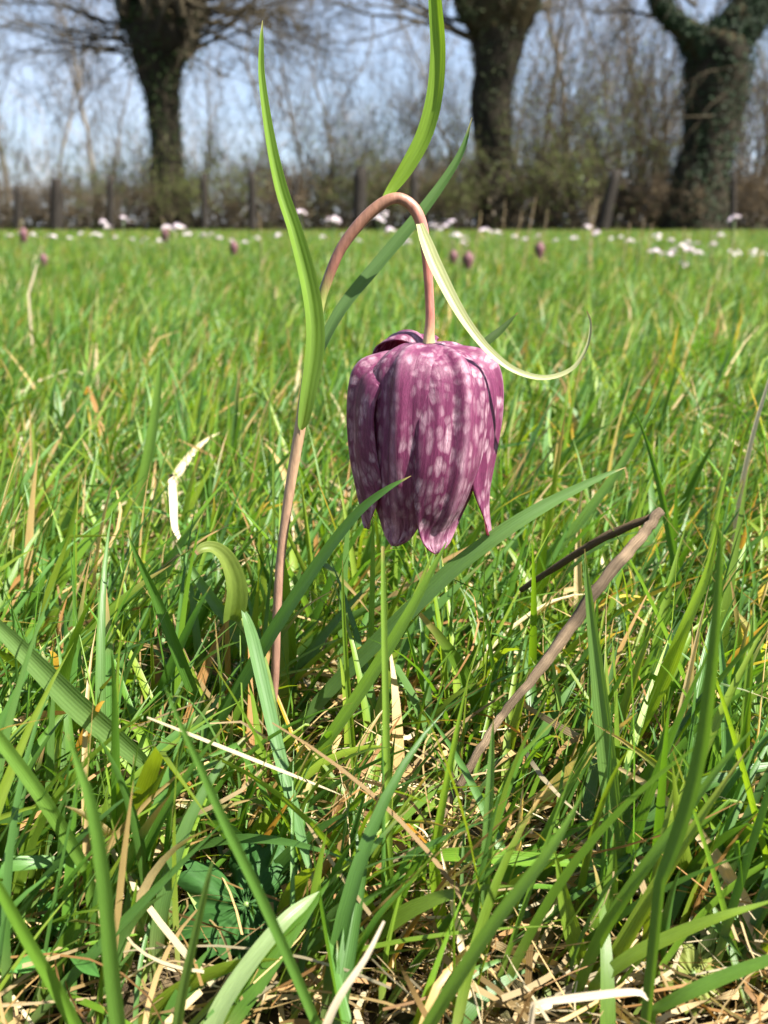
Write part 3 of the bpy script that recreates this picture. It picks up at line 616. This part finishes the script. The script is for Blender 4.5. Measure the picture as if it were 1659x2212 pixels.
O = on_ground(140, 2045, .007); w = empty('trifoliate_weed', Vector((O.x, O.y + .004, 0)), 'small weed with smooth oval green leaflets spread over the soil', 'plant')
for (px, py), wd in zip([(85, 1915), (207, 1955), (20, 2100), (215, 2110)], [46, 46, 40, 36]):
    e = on_ground(px, py, .012); Yc, Ye = O.y, e.y
    strip('leaflet', [(140, 2045, 6, Yc), (140 + (px - 140) * .35, 2045 + (py - 2045) * .35, wd * .8, Yc + (Ye - Yc) * .35 - .001), (140 + (px - 140) * .7, 2045 + (py - 2045) * .7, wd, Yc + (Ye - Yc) * .7 - .001), (px, py, 2, Ye)], 14, 8, .25, (.07, .19, .04), (.07, .2, .04), None, 'herb', 5, w)
petiole(w, tuple(w.location), O)
O = on_ground(1500, 2110, .006); w = empty('round_leaved_weed', Vector((O.x, O.y + .003, 0)), 'yellowing small round leaf under the tussock blades', 'plant')
lobed_leaf('leaf', O, .0055, [(R(20), 1), (R(100), 1), (R(180), 1), (R(260), 1), (R(320), 1)], R(40), w, (.17, .20, .04), lw=.7); petiole(w, tuple(w.location), O)

# ------------------------------------------------------------------ dry stalks standing in the meadow
def dry_grass(px, py0, px1, py1, Y, wpx, lab):
    a, b = at(px, py0, Y), at(px1, py1, Y); base = Vector((a.x, a.y, -.001))
    mid = base.lerp(b, .55) + Vector((random.uniform(-.1, .1) * (b.z), 0, 0)) * .2
    n = 14; P = spline(np.array([base, mid, b]), n); rad = np.interp(np.linspace(0, 1, n), [0, .7, .8, .95, 1], [1, .8, .95, .5, .1]) * mm(wpx, Y) * .5
    o = link('dry_grass_stalk', tube_mesh('dry_grass_stalk', P, rad, 6, np.array([[.34, .26, .15]] * n) * random.uniform(.6, 1.1), .08), M['stick'])
    tag(o, lab, 'grass stalk', 'dry grass stalks standing above the meadow')
DG = [(1090, 505, 1092, 428, 2.2), (1128, 508, 1158, 424, 2.2), (1160, 512, 1184, 452, 2.4), (1285, 500, 1275, 440, 2.2), (1270, 520, 1290, 425, 2.2), (1375, 505, 1392, 470, 2.6), (1395, 520, 1410, 480, 2.4),
      (1480, 520, 1478, 490, 2.6), (1567, 560, 1590, 498, 1.7), (1112, 500, 1128, 455, 2.8), (563, 520, 560, 455, 2.0), (1545, 540, 1537, 490, 2.2), (985, 545, 1000, 495, 1.8), (1020, 520, 1040, 455, 2.8), (1340, 540, 1362, 478, 2.0)]
for d in DG: dry_grass(d[0], d[1], d[2], d[3], d[4], 2.4, 'thin dry tan grass stalk standing among the pale cuckooflowers')
for pts, lab in [([(1585, 1160, 10, .30), (1605, 1040, 11, .30), (1632, 920, 9, .30), (1668, 800, 5, .30)], 'thin brown dry stalk leaning beyond the tall curved blade'),
                 ([(60, 640, 5, .8), (72, 600, 5, .8), (80, 570, 2, .8)], 'short dry stalk leaning in the far shaded grass'),
                 ([(660, 2350, 22, .118), (720, 2180, 20, .120), (790, 2070, 14, .122), (830, 1990, 6, .124)], 'pale straw stalk leaning across the straw beside the straight grass stem'),
                 ([(1130, 2170, 14, .124), (1250, 2155, 20, .123), (1370, 2143, 16, .122), (1400, 2160, 4, .122)], 'flat white dead grass blade lying on the straw at the tussock'),
                 ([(370, 1010, 14, .30), (374, 1080, 18, .29), (378, 1140, 14, .28), (398, 1180, 4, .275)], 'white dry grass blade hanging in the turf above the shaded blades')]:
    o = strip('dry_grass_stalk', pts, 16, 10, .3, (.52, .42, .28), (.55, .47, .34), None, 'straw', 3); tag(o, lab, 'grass stalk')
    me = o.data; co = np.empty(len(me.vertices) * 3, np.float32); me.vertices.foreach_get('co', co)

def beside(px):
    for lim, ph in ((60, 'by the squat post'), (280, 'between stout post and ivy-clad pollard'), (450, 'about the foot of the ivy-clad pollard'), (610, 'in the gap beyond the ivy-clad pollard'), (760, 'by the slanting thin fence post'),
                    (1000, 'between stoutest post and middle pollard'), (1150, 'about the middle pollard'), (1290, 'just past the middle pollard'), (1420, 'between leaning post and forked tree'), (1580, 'about the forked ivy tree')):
        if px < lim: return ph
    return 'past the forked ivy tree'
# ------------------------------------------------------------------ cuckooflowers far across the meadow
def cuckoo_head(seed):
    g = random.Random(seed); V, F, C = [], [], []
    for k in range(g.randint(7, 11)):
        a = g.uniform(0, 6.28); rr = g.uniform(.2, 1) * .016; c = Vector((rr * math.cos(a), rr * math.sin(a), .008 * (1 - (rr / .016) ** 2) + g.uniform(-.003, .003)))
        up = Vector((math.cos(a) * .6, math.sin(a) * .6, 1)).normalized(); ex = up.orthogonal().normalized(); ey = up.cross(ex)
        shade = g.uniform(.85, 1.0); lil = (.62 * shade, .49 * shade, .64 * shade)
        for p in range(4):
            th = p * math.pi / 2 + g.uniform(-.2, .2); d = ex * math.cos(th) + ey * math.sin(th); s = up.cross(d); Lp = g.uniform(.007, .0095)
            i = len(V); V += [c, c + d * Lp * .6 + s * Lp * .42 + up * .002, c + d * Lp + up * .0025, c + d * Lp * .6 - s * Lp * .42 + up * .002]
            F.append((i, i + 1, i + 2, i + 3)); C += [(.62, .62, .4), lil, lil, lil]
    return np_mesh('flower_head', np.array([tuple(v) for v in V]), np.array(F), np.array(C))
HEADS = [cuckoo_head(s) for s in range(6)]
CF = [(650, 460, 2.5), (720, 476, 2.3), (267, 474, 2.5), (222, 481, 3.4), (233, 493, 3.0), (360, 497, 2.4), (386, 491, 2.6), (110, 512, 3.0), (208, 510, 3.2), (285, 519, 4), (313, 521, 3), (345, 521, 3.6), (405, 506, 3.2), (440, 509, 3), (456, 507, 4),
      (475, 518, 2.8), (500, 521, 4.5), (556, 516, 5), (600, 510, 3.4), (828, 463, 2.5), (815, 477, 2.3), (842, 502, 2.4), (698, 514, 3), (880, 526, 2.4), (936, 490, 2.6), (955, 493, 2.5), (975, 482, 2.6), (985, 512, 2.4), (1003, 516, 3), (880, 505, 2.6),
      (1048, 500, 2.2), (1072, 503, 3), (1112, 514, 3.8), (1163, 512, 3.6), (1268, 493, 2.9), (1288, 505, 2.9), (1240, 516, 3.6), (1360, 522, 3.2), (1420, 512, 2.3), (1455, 549, 2.3), (1473, 535, 2.1), (1490, 545, 2.1), (1415, 546, 2.2), (1440, 551, 2.0), (1475, 573, 2.1), (1525, 580, 2.6),
      (1505, 528, 3), (1540, 530, 3), (1586, 474, 2.0), (1588, 546, 2.4), (1628, 546, 2.4), (72, 511, 3.2), (44, 509, 3.4), (175, 507, 4.4), (530, 524, 4), (775, 520, 4), (1320, 516, 4), (1340, 514, 4.6), (1555, 512, 3.6), (1450, 522, 3), (1510, 548, 2.6), (1200, 520, 4.4), (1135, 518, 4.8), (740, 512, 4.6), (20, 512, 4), (150, 516, 5), (250, 514, 4.6), (1486, 526, 3.2), (1650, 552, 3), (1000, 528, 3.4)]
for i, (px, py, Y) in enumerate(CF):
    p = at(px, py, Y); base = Vector((p.x + random.uniform(-.02, .02), p.y, 0))
    special = {(1586, 474, 2.0): 'tallest pale cuckooflower standing alone before the ivy-clad forked tree', (720, 476, 2.3): 'broad pale cuckooflower head between the two fritillary leaves before a stout fence post', (650, 460, 2.5): 'tall lilac cuckooflower head close beside the fritillary leaf blade'}
    t = empty('cuckooflower', base, special.get((px, py, Y), ('small pale lilac cuckooflower in the grass ' if Y < 3.3 else 'tiny far-off pale cuckooflower in the grass ') + beside(px)), 'flower', 'pale cuckooflowers across the far meadow')
    n = 6; mid = base.lerp(p, .5) + Vector((random.uniform(-.006, .006), 0, 0)); P = spline(np.array([base, mid, p]), n)
    link('stem', tube_mesh('stem', P, np.full(n, .0013), 5, np.array([[.10, .15, .05]] * n), cap=False), M['stem'], t)
    h = bpy.data.objects.new('flower_head', HEADS[i % 6]); COL.objects.link(h); h.parent = t; h.location = p - base; h.rotation_euler = (random.uniform(-.35, .35), random.uniform(-.35, .35), random.uniform(0, 6.28))
    s = random.uniform(.62, .9); h.scale = (s, s, s)
    if not HEADS[i % 6].materials: HEADS[i % 6].materials.append(M['petal_pale'])

# more fritillaries far off
def far_bell(seed):
    n, s = 9, 12; V = []; C = []
    for k in range(n):
        f = k / (n - 1); r = .0155 * math.sin(min(1, f * 2.2) * math.pi / 2) * (1 - .45 * max(0, f - .5) * 2)
        for j in range(s):
            a = 6.283 * j / s; zz = -.036 * f - (.004 * math.cos(6 * a) * max(0, f - .8) * 5)
            V.append((r * math.cos(a) * (1 + .06 * math.cos(6 * a)), r * math.sin(a) * (1 + .06 * math.cos(6 * a)), zz)); cc = (.12, .05, .055) if (k + j) % 2 else (.24, .13, .14); C.append(cc)
    idx = np.arange(n * s).reshape(n, s); nx = np.roll(idx, -1, 1)
    return np_mesh('bell', np.array(V), np.stack([idx[:-1], idx[1:], nx[1:], nx[:-1]], -1).reshape(-1, 4), np.array(C))
FB = far_bell(0); FB.materials.append(M['petal_pale'])
for px, py, Y, lab in [(1167, 520, 1.9, 'distant small purple fritillary bell standing before the middle pollard tree'), (980, 537, 2.0, 'distant small purple fritillary beside the hanging tendril leaf'), (1012, 540, 1.7, 'distant pinkish fritillary leaning over next to another small bell'),
                       (50, 490, 2.4, 'distant pink fritillary bell far off before the pale leafless wood'), (93, 545, 2.2, 'distant brownish fritillary low in the grass before the pale wood'), (505, 518, 2.5, 'distant fritillary bell below the slim fence post'), (357, 490, 2.6, 'distant fritillary bell among cuckooflowers at the foot of the pollard')]:
    p = at(px, py, Y); base = Vector((p.x - .012, p.y, 0)); t = empty('fritillary', base, lab, 'flower', 'far fritillaries')
    P = spline(np.array([base, base.lerp(p, .6) + Vector((-.006, 0, 0)), p + Vector((-.006, 0, .012)), p + Vector((0, 0, .010)), p]), 14)
    link('stem', tube_mesh('stem', P, np.full(14, .0011), 6, np.array([[.16, .13, .05]] * 14)), M['stem'], t)
    b = bpy.data.objects.new('bell', FB); COL.objects.link(b); b.parent = t; b.location = p - base; s = random.uniform(.6, .75); b.scale = (s * .85, s * .85, s * 1.25)

# ------------------------------------------------------------------ fence posts
FY = 18.0
POSTS = [(38, 400, 18, 0, 'squat'), (122, 385, 27, 0, ''), (238, 378, 14, 0, ''), (440, 374, 14, 0, ''), (543, 371, 16, 0, ''), (622, 375, 11, 22, ''), (773, 362, 27, 6, ''), (895, 368, 15, 0, ''), (1300, 366, 26, 32, ''), (1585, 372, 14, 0, ''), (-70, 385, 18, 0, ''), (1720, 380, 18, 0, '')]
PLAB = ['squat fence post near the meadow edge before the pale leafless wood', 'stout dark fence post before the pale leafless wood', 'thin fence post between the stout post and the ivy-clad pollard', 'thin fence post close beside the ivy-clad pollard trunk', 'upright dark fence post standing clear against the sky gap', 'thin slanting fence post beside the fritillary leaf blade', 'stoutest dark fence post behind the arched flower stem', 'slim fence post beside the middle pollard trunk', 'leaning fence post between the two bigger pollards', 'slim fence post beside the forked ivy tree', 'fence post beyond the edge of the view along the pale wood', 'fence post beyond the forked ivy tree']
for (px, ty, wd, leanpx, _), lab in zip(POSTS, PLAB):
    a = at(px, 490, FY); b = at(px + leanpx, ty, FY); n = 7
    a.z = -.05; r = mm(wd, FY) * .5
    P = spline(np.array([a, a.lerp(b, .5) + Vector((random.uniform(-.02, .02), 0, 0)), b]), n)
    o = link('fence_post', tube_mesh('fence_post', P, np.array([1.05, 1, 1.02, .98, .97, .95, .82]) * r, 8, None, .08, int(px) % 97), M['post'])
    tag(o, lab, 'fence post', 'weathered wooden fence posts along the hedge')

# ------------------------------------------------------------------ trees
def grow(segs, p, d, L, r, depth, g, droop=0.0, wob=.28, kids=(3, 5), shrink=.55, up=.12, nseg=6, spread=.7, rmin=.0016):
    p = np.array(p, float); d = norm(np.array(d, float)); sl = L / nseg; r0 = r; pts = []
    for k in range(nseg):
        d = norm(d + g.normal(0, wob, 3) * .6 + np.array([0, 0, up - droop * (k / nseg)]))
        p1 = p + d * sl; r1 = max(rmin, r0 * (1 - .72 * (k + 1) / nseg))
        segs.append((*p, *p1, max(rmin, r0 * (1 - .72 * k / nseg)), r1)); p = p1; pts.append((p.copy(), d.copy(), r1))
    if depth > 0:
        for _ in range(int(g.integers(kids[0], kids[1] + 1))):
            i = int(g.integers(1, nseg)); q, dd, rr = pts[i]
            nd = norm(dd + g.normal(0, spread, 3))
            grow(segs, q, nd, L * shrink * g.uniform(.7, 1.25), max(rmin, rr * .7), depth - 1, g, droop, wob, kids, shrink, up, max(3, nseg - 1), spread, rmin)

def trunk_tree(name, label, prof, Y, limbs, ivy_n, ivy_rng, branch_fn, seed, lichen=0.5, ivycol=(.020, .040, .012)):
    g = np.random.default_rng(seed)
    base = at(prof[-1][0], 490, Y); base.z = 0
    t = empty(name, base, label, 'tree', 'old pollard trees along the hedge')
    pr = spline(np.array(prof[::-1], float), 40)
    P = np.array([at(x, y, Y) for x, y, w in pr]); P[:, 1] = Y + np.interp(np.arange(40), [0, 40], [0, .15]); P[0, 2] = -.15
    rad = np.array([mm(w, Y) * .5 for x, y, w in pr])
    cols = np.array([[.026, .022, .015]] * 40) * g.uniform(.7, 1.3, (40, 1)); cols[30:] = cols[30:] * (1 - lichen) + np.array([.07, .052, .012]) * lichen
    tr = link('trunk', tube_mesh('trunk', P, rad, 22, cols, .12, seed), M['bark'], t)
    surf = [(P, rad)]
    for lm in limbs:
        q = spline(np.array(lm, float), 20); LP = np.array([at(x, y, Y + dz) for x, y, w, dz in q]); lr = np.array([mm(w, Y) * .5 for x, y, w, dz in q])
        link('limb', tube_mesh('limb', LP, lr, 14, np.array([[.035, .029, .015]] * 20) * g.uniform(.7, 1.2, (20, 1)), .14, seed + 3), M['bark'], t); surf.append((LP, lr))
    segs = []; branch_fn(segs, g)
    s = np.array(segs); cc = np.array([[.050, .041, .026]]) * g.uniform(.6, 1.5, (len(s), 1))
    link('crown', segs_mesh('crown', s, 4, cc), M['twig'], t)
    if ivy_n:
        PP, NN = [], []
        per = ivy_n // len(surf)
        for sp_, sr in surf:
            i = g.uniform(ivy_rng[0], ivy_rng[1], per) * (len(sp_) - 1); k = i.astype(int); f = (i - k)[:, None]; k2 = np.minimum(k + 1, len(sp_) - 1)
            c = sp_[k] * (1 - f) + sp_[k2] * f; rr = sr[k] * (1 - f[:, 0]) + sr[k2] * f[:, 0]; a = g.uniform(0, 6.283, per)
            nrm = np.stack([np.cos(a), np.sin(a), g.normal(0, .3, per)], -1); PP.append(c + nrm * (rr * g.uniform(.95, 1.22, per))[:, None]); NN.append(nrm)
        PP, NN = np.vstack(PP), np.vstack(NN); col = np.array([ivycol]) * g.uniform(.6, 2.0, (len(PP), 1)) * np.array([[1, 1, 1]])
        link('ivy', leaf_scatter('ivy', PP, NN, g.uniform(.025, .055, len(PP)), col), M['ivy'], t)
    return t
TY = 20.0
def br_left(segs, g):
    for k in range(46):
        px, py = g.uniform(272, 432), g.uniform(5, 120); p = np.array(at(px, py, TY)); p[1] += g.uniform(-.3, .3)
        side = np.sign(px - 350) if g.random() < .85 else -np.sign(px - 350)
        d = (side * g.uniform(.5, 1), g.uniform(-.7, .7), g.uniform(-.25, .75)); grow(segs, p, d, g.uniform(1.3, 3.2), g.uniform(.018, .045), 3, g, .10, .22, (3, 5), .55, .03, 7, .6, .004)
    for k in range(26):
        p = np.array(at(g.uniform(275, 432), g.uniform(0, 100), TY)); p[1] -= g.uniform(.1, .7); grow(segs, p, (g.normal(0, .25), g.normal(0, .2), 1), g.uniform(1.5, 3), g.uniform(.05, .10), 2, g, 0, .15, (4, 6), .55, .1, 6, .7, .004)
def br_mid(segs, g):
    for k in range(16):
        px, py = g.uniform(1005, 1130), g.uniform(-60, 90); p = np.array(at(px, py, TY)); side = np.sign(px - 1070)
        grow(segs, p, (side * g.uniform(.4, 1), g.uniform(-.6, .6), g.uniform(0, 1)), g.uniform(1.3, 3.0), g.uniform(.03, .06), 3, g, .05, .25, (3, 5), .55, .08, 6, .6, .004)
    p = np.array(at(1020, 85, TY)); grow(segs, p, (-1, -.2, .35), 2.6, .055, 3, g, .12, .12, (4, 6), .5, .0, 8, .5, .004)
def br_right(segs, g):
    for k in range(22):
        px, py = g.uniform(1425, 1680), g.uniform(-60, 120); p = np.array(at(px, py, TY - 1)); side = np.sign(px - 1540)
        grow(segs, p, (side * g.uniform(.2, 1), g.uniform(-.6, .6), g.uniform(.1, 1)), g.uniform(1.2, 2.6), g.uniform(.02, .05), 3, g, .05, .28, (3, 5), .55, .08, 6, .6, .004)
    for px, py in ((1600, 140), (1570, 200), (1540, 250)):
        p = np.array(at(px, py, TY - 1.5)); grow(segs, p, (-.8, -.3, -.2), 1.3, .014, 2, g, .3, .25, (2, 3), .5, 0, 7, .5, .003)
trunk_tree('pollard_tree', 'ivy-covered pollard with a fan of bare branches before the pale wood', [(350, -12, 40), (350, 8, 105), (350, 40, 142), (350, 75, 150), (345, 110, 125), (343, 150, 92), (346, 200, 72), (353, 260, 62), (358, 330, 62), (364, 400, 72), (370, 450, 84), (374, 500, 98)], TY,
           [[(310, 70, 40, 0), (285, 30, 45, -.1), (272, -20, 36, -.1), (268, -80, 24, 0)], [(390, 80, 50, 0), (412, 30, 48, .1), (420, -30, 40, .2), (428, -90, 24, .2)], [(345, 60, 40, .1), (342, 10, 34, .2), (338, -60, 26, .3)]], 11000, (.0, 1.0), br_left, 21, .18, (.018, .032, .007))
trunk_tree('pollard_tree', 'middle pollard trunk with ivy on its sunny side and lichened bulging head', [(1085, -60, 150), (1082, 10, 140), (1078, 60, 118), (1075, 110, 92), (1068, 170, 80), (1066, 250, 74), (1068, 330, 68), (1070, 400, 74), (1072, 460, 84), (1074, 500, 96)], TY,
           [[(1040, 60, 50, 0), (1012, 20, 46, -.1), (1005, -40, 40, -.1)], [(1110, 50, 50, 0), (1140, -5, 46, .1), (1160, -60, 36, .1)]], 3600, (.25, 1.0), br_mid, 22, .3, (.026, .034, .012))
trunk_tree('forked_tree', 'big leaning tree forked at the top and wrapped in dark ivy', [(1560, 55, 30), (1560, 72, 90), (1558, 95, 128), (1553, 130, 126), (1548, 190, 116), (1543, 250, 106), (1530, 320, 98), (1512, 380, 104), (1502, 440, 116), (1498, 500, 130)], TY - 1,
           [[(1520, 110, 70, 0), (1478, 62, 46, -.1), (1445, 35, 34, -.1), (1425, 0, 36, -.1), (1420, -60, 34, 0)], [(1585, 70, 90, 0), (1620, 20, 80, .1), (1648, -50, 70, .1), (1660, -120, 50, .1)]], 15000, (.0, 1.0), br_right, 23, .2, (.010, .021, .007))

# ---- hedge shrubs: a few kinds, copied along the hedge line
def shrub_proto(seed, stems, H, rbase, leafn, leafcol, wob=.28, up=.16, depth=3, dark=1.0):
    g = np.random.default_rng(seed); segs = []
    for k in range(stems):
        a = g.uniform(0, 6.28); rr = g.uniform(0, .35)
        grow(segs, (rr * math.cos(a), rr * math.sin(a), -.05), (g.normal(0, .35), g.normal(0, .35), 1), H * g.uniform(.6, 1.05), rbase * g.uniform(.5, 1.1), depth, g, .06, wob, (3, 5), .52, up, 7, .65, .0032)
    s = np.array(segs); s[:, 2] = np.maximum(s[:, 2], -.06); s[:, 5] = np.maximum(s[:, 5], -.05)
    st = segs_mesh('branches', s, 3, np.array([[.060, .047, .032]]) * dark * g.uniform(.5, 1.5, (len(s), 1))); st.materials.append(M['twig'])
    idx = g.integers(0, len(s), leafn); f = g.random((leafn, 1)); P = s[idx, :3] * (1 - f) + s[idx, 3:6] * f + g.normal(0, .02, (leafn, 3))
    lf = None
    if leafn:
        lf = leaf_scatter('foliage', P, g.normal(0, 1, (leafn, 3)), g.uniform(.014, .034, leafn), np.array([leafcol]) * g.uniform(.8, 2.0, (leafn, 1))); lf.materials.append(M['bud'])
    return st, lf
KINDS = [shrub_proto(31, 7, 2.6, .030, 900, (.085, .10, .028)), shrub_proto(32, 9, 2.1, .024, 1600, (.10, .13, .030)), shrub_proto(33, 6, 3.2, .034, 350, (.10, .09, .04), .2),
         shrub_proto(34, 11, 1.5, .018, 1500, (.09, .115, .025), .34, .12), shrub_proto(35, 8, 2.7, .028, 250, (.12, .09, .05), .3), shrub_proto(36, 12, 1.1, .014, 900, (.12, .085, .045), .4, .06)]
SLAB = ['tangled bare shrub with tiny buds', 'budding shrub thick with small green leaves', 'tall thin bare shrub', 'low dense green-budded thorn bush', 'twiggy brown bare shrub', 'low brown bramble clump']
def add_shrub(kind, px, Y, s, rz):
    p = at(px, 490, Y); p.z = 0
    t = empty('hedge_shrub', p, SLAB[kind] + ' ' + beside(px), 'shrub', ['budding hedge shrubs', 'leafy hedge shrubs', 'tall bare hedge shrubs', 'green thorn bushes', 'brown twiggy shrubs', 'bramble clumps'][kind])
    t.rotation_euler[2] = rz; t.scale = (s, s, s * random.uniform(.9, 1.1))
    st, lf = KINDS[kind]
    o = bpy.data.objects.new('branches', st); COL.objects.link(o); o.parent = t
    if lf: o = bpy.data.objects.new('foliage', lf); COL.objects.link(o); o.parent = t
x = -120
hedge = random.Random(4)
while x < 1800:                                     # low growth along the fence
    dens = 1 if x > 820 else 0
    add_shrub(hedge.choice([5, 3, 5, 5]), x, hedge.uniform(18.6, 21.5), hedge.uniform(.7, 1.05) * (.8 if x < 560 else 1.05), hedge.uniform(0, 6.28)); x += hedge.uniform(22, 46) if dens else hedge.uniform(32, 60)
for px, k, Y, s in [(30, 0, 23, .62), (110, 4, 24, .75), (190, 1, 22, .62), (250, 4, 25, .8), (300, 1, 21.5, .72), (415, 0, 22, .78), (450, 1, 23, .7), (500, 4, 24, .62), (590, 0, 25, .5), (650, 3, 22, .8), (690, 0, 22, .85), (740, 4, 22.5, .95), (790, 1, 22, .8),
                    (840, 2, 23, .85), (880, 0, 22, .9), (930, 4, 22.5, 1.0), (980, 1, 22, .95), (1010, 2, 24, 1.0), (1040, 0, 23, .9), (1130, 1, 21.5, 1.0), (1160, 0, 22.5, 1.1), (1200, 4, 22, 1.1), (1230, 1, 21.5, .95), (1260, 2, 23, 1.1), (1300, 0, 22, 1.05), (1340, 1, 22.5, 1.05),
                    (1370, 4, 22, 1.15), (1410, 0, 22.5, 1.0), (1440, 2, 24, 1.1), (1480, 1, 22, .9), (1600, 0, 21, 1.05), (1640, 2, 22, 1.1), (1690, 4, 21.5, 1.1), (1740, 1, 22, 1.0), (-60, 1, 22.5, .8), (1570, 4, 22, 1.1), (1320, 2, 24, 1.25), (1180, 2, 24.5, 1.3), (1400, 2, 25, 1.3), (1660, 0, 23, 1.2)]:
    add_shrub(k, px, Y, s, hedge.uniform(0, 6.28))

# brown undergrowth that closes the foot of the hedge
g = np.random.default_rng(61); n = 26000
Yv = g.uniform(18.9, 25, n); pxv = g.uniform(-200, 1860, n); xx = (pxv * K - 384) / FPX * Yv / CP
hh = (.30 + .22 * np.sin(xx * 1.7) + .16 * np.sin(xx * 4.3 + 1)) + np.where(pxv > 650, .35, 0.0); zz = g.random(n) ** 1.5 * np.maximum(hh, .15)
PPu = np.stack([xx, Yv, zz], -1); cu = np.array([[.055, .042, .024], [.035, .030, .016], [.05, .06, .018], [.085, .062, .035]])[g.integers(0, 4, n)] * g.uniform(.5, 1.3, (n, 1))
u = link('undergrowth', leaf_scatter('undergrowth', PPu, g.normal(0, 1, (n, 3)), g.uniform(.02, .07, n), cu), M['bud']); tag(u, 'brown undergrowth and dead leaves along the foot of the hedge', 'undergrowth', None, 'stuff')
# slender tall trees behind the hedge
def slender_proto(seed, H, r):
    g = np.random.default_rng(seed); segs = []; p = np.array([0, 0, -.1]); d = np.array([0, 0, 1.0]); n = 16; spine = []
    for k in range(n):
        d = norm(d + g.normal(0, .11, 3) * np.array([1, 1, .2])); p1 = p + d * H / n; segs.append((*p, *p1, r * (1 - .8 * k / n), r * (1 - .8 * (k + 1) / n))); p = p1; spine.append((p.copy(), r * (1 - .8 * (k + 1) / n)))
    tr = segs_mesh('trunk', segs, 7, np.array([[.14, .12, .095]]) * g.uniform(.7, 1.2, (len(segs), 1))); tr.materials.append(M['twig'])
    s2 = []
    for _ in range(34):
        q, rr = spine[int(g.integers(3, n))]; a = g.uniform(0, 6.28)
        grow(s2, q, (math.cos(a) * .7, math.sin(a) * .7, .9), H * .22 * g.uniform(.5, 1.2), rr * .4, 2, g, 0, .2, (3, 5), .55, .12, 5, .6, .005)
    cr = segs_mesh('crown', s2, 3, np.array([[.11, .09, .07]]) * g.uniform(.6, 1.4, (len(s2), 1))); cr.materials.append(M['twig'])
    return tr, cr
SL = [slender_proto(51, 10, .075), slender_proto(52, 8, .06), slender_proto(53, 12, .10)]
for i, (px, Y, k) in enumerate([(212, 33, 0), (262, 38, 1), (20, 40, 2), (140, 44, 0), (460, 42, 1), (650, 40, 0), (600, 48, 2), (720, 36, 1), (905, 30, 1), (1165, 28, 0), (1240, 32, 2), (1330, 34, 0), (1420, 30, 1), (1380, 40, 2), (1640, 27, 1), (980, 38, 0), (1110, 36, 1), (-40, 36, 0)]):
    p = at(px, 490, Y); p.z = 0
    t = empty('slender_tree', p, 'slender leafless grey tree behind the hedge ' + beside(px), 'tree', 'slender leafless trees behind the hedge'); t.rotation_euler[2] = i * 1.7; t.scale = (1, 1, random.uniform(.85, 1.1))
    for nm, me in zip(('trunk', 'crown'), SL[k]):
        o = bpy.data.objects.new(nm, me); COL.objects.link(o); o.parent = t

# far wood that reads as one mass
g = np.random.default_rng(77); segs = []
for k in range(170):
    Y = g.uniform(55, 110); px = g.uniform(-250, 1950); p = np.array(at(px, 490, Y)); p[2] = -.2
    H = g.uniform(4, 9) * (.62 if 480 < px < 640 else 1)
    d = norm(np.array([g.normal(0, .05), 0, 1])); top_ = p + d * H; segs.append((*p, *top_, g.uniform(.02, .05), .010))
    for j in range(16):
        f = g.uniform(.12, 1); q = p + d * H * f; a = g.uniform(0, 6.28); L = H * g.uniform(.08, .22); dd = norm(np.array([math.cos(a), math.sin(a), g.uniform(.2, 1.6)])); e = q + dd * L
        segs.append((*q, *e, .022, .006))
        for m_ in range(3):
            q2 = q + dd * L * g.uniform(.3, 1); e2 = q2 + norm(dd + g.normal(0, .6, 3)) * L * .6; segs.append((*q2, *e2, .012, .005))
fw = link('far_wood', segs_mesh('far_wood', segs, 3, np.array([[.22, .19, .17]]) * g.uniform(.6, 1.3, (len(segs), 1))), M['twig'])
tag(fw, 'pale leafless wood far behind the hedge', 'wood', None, 'stuff')
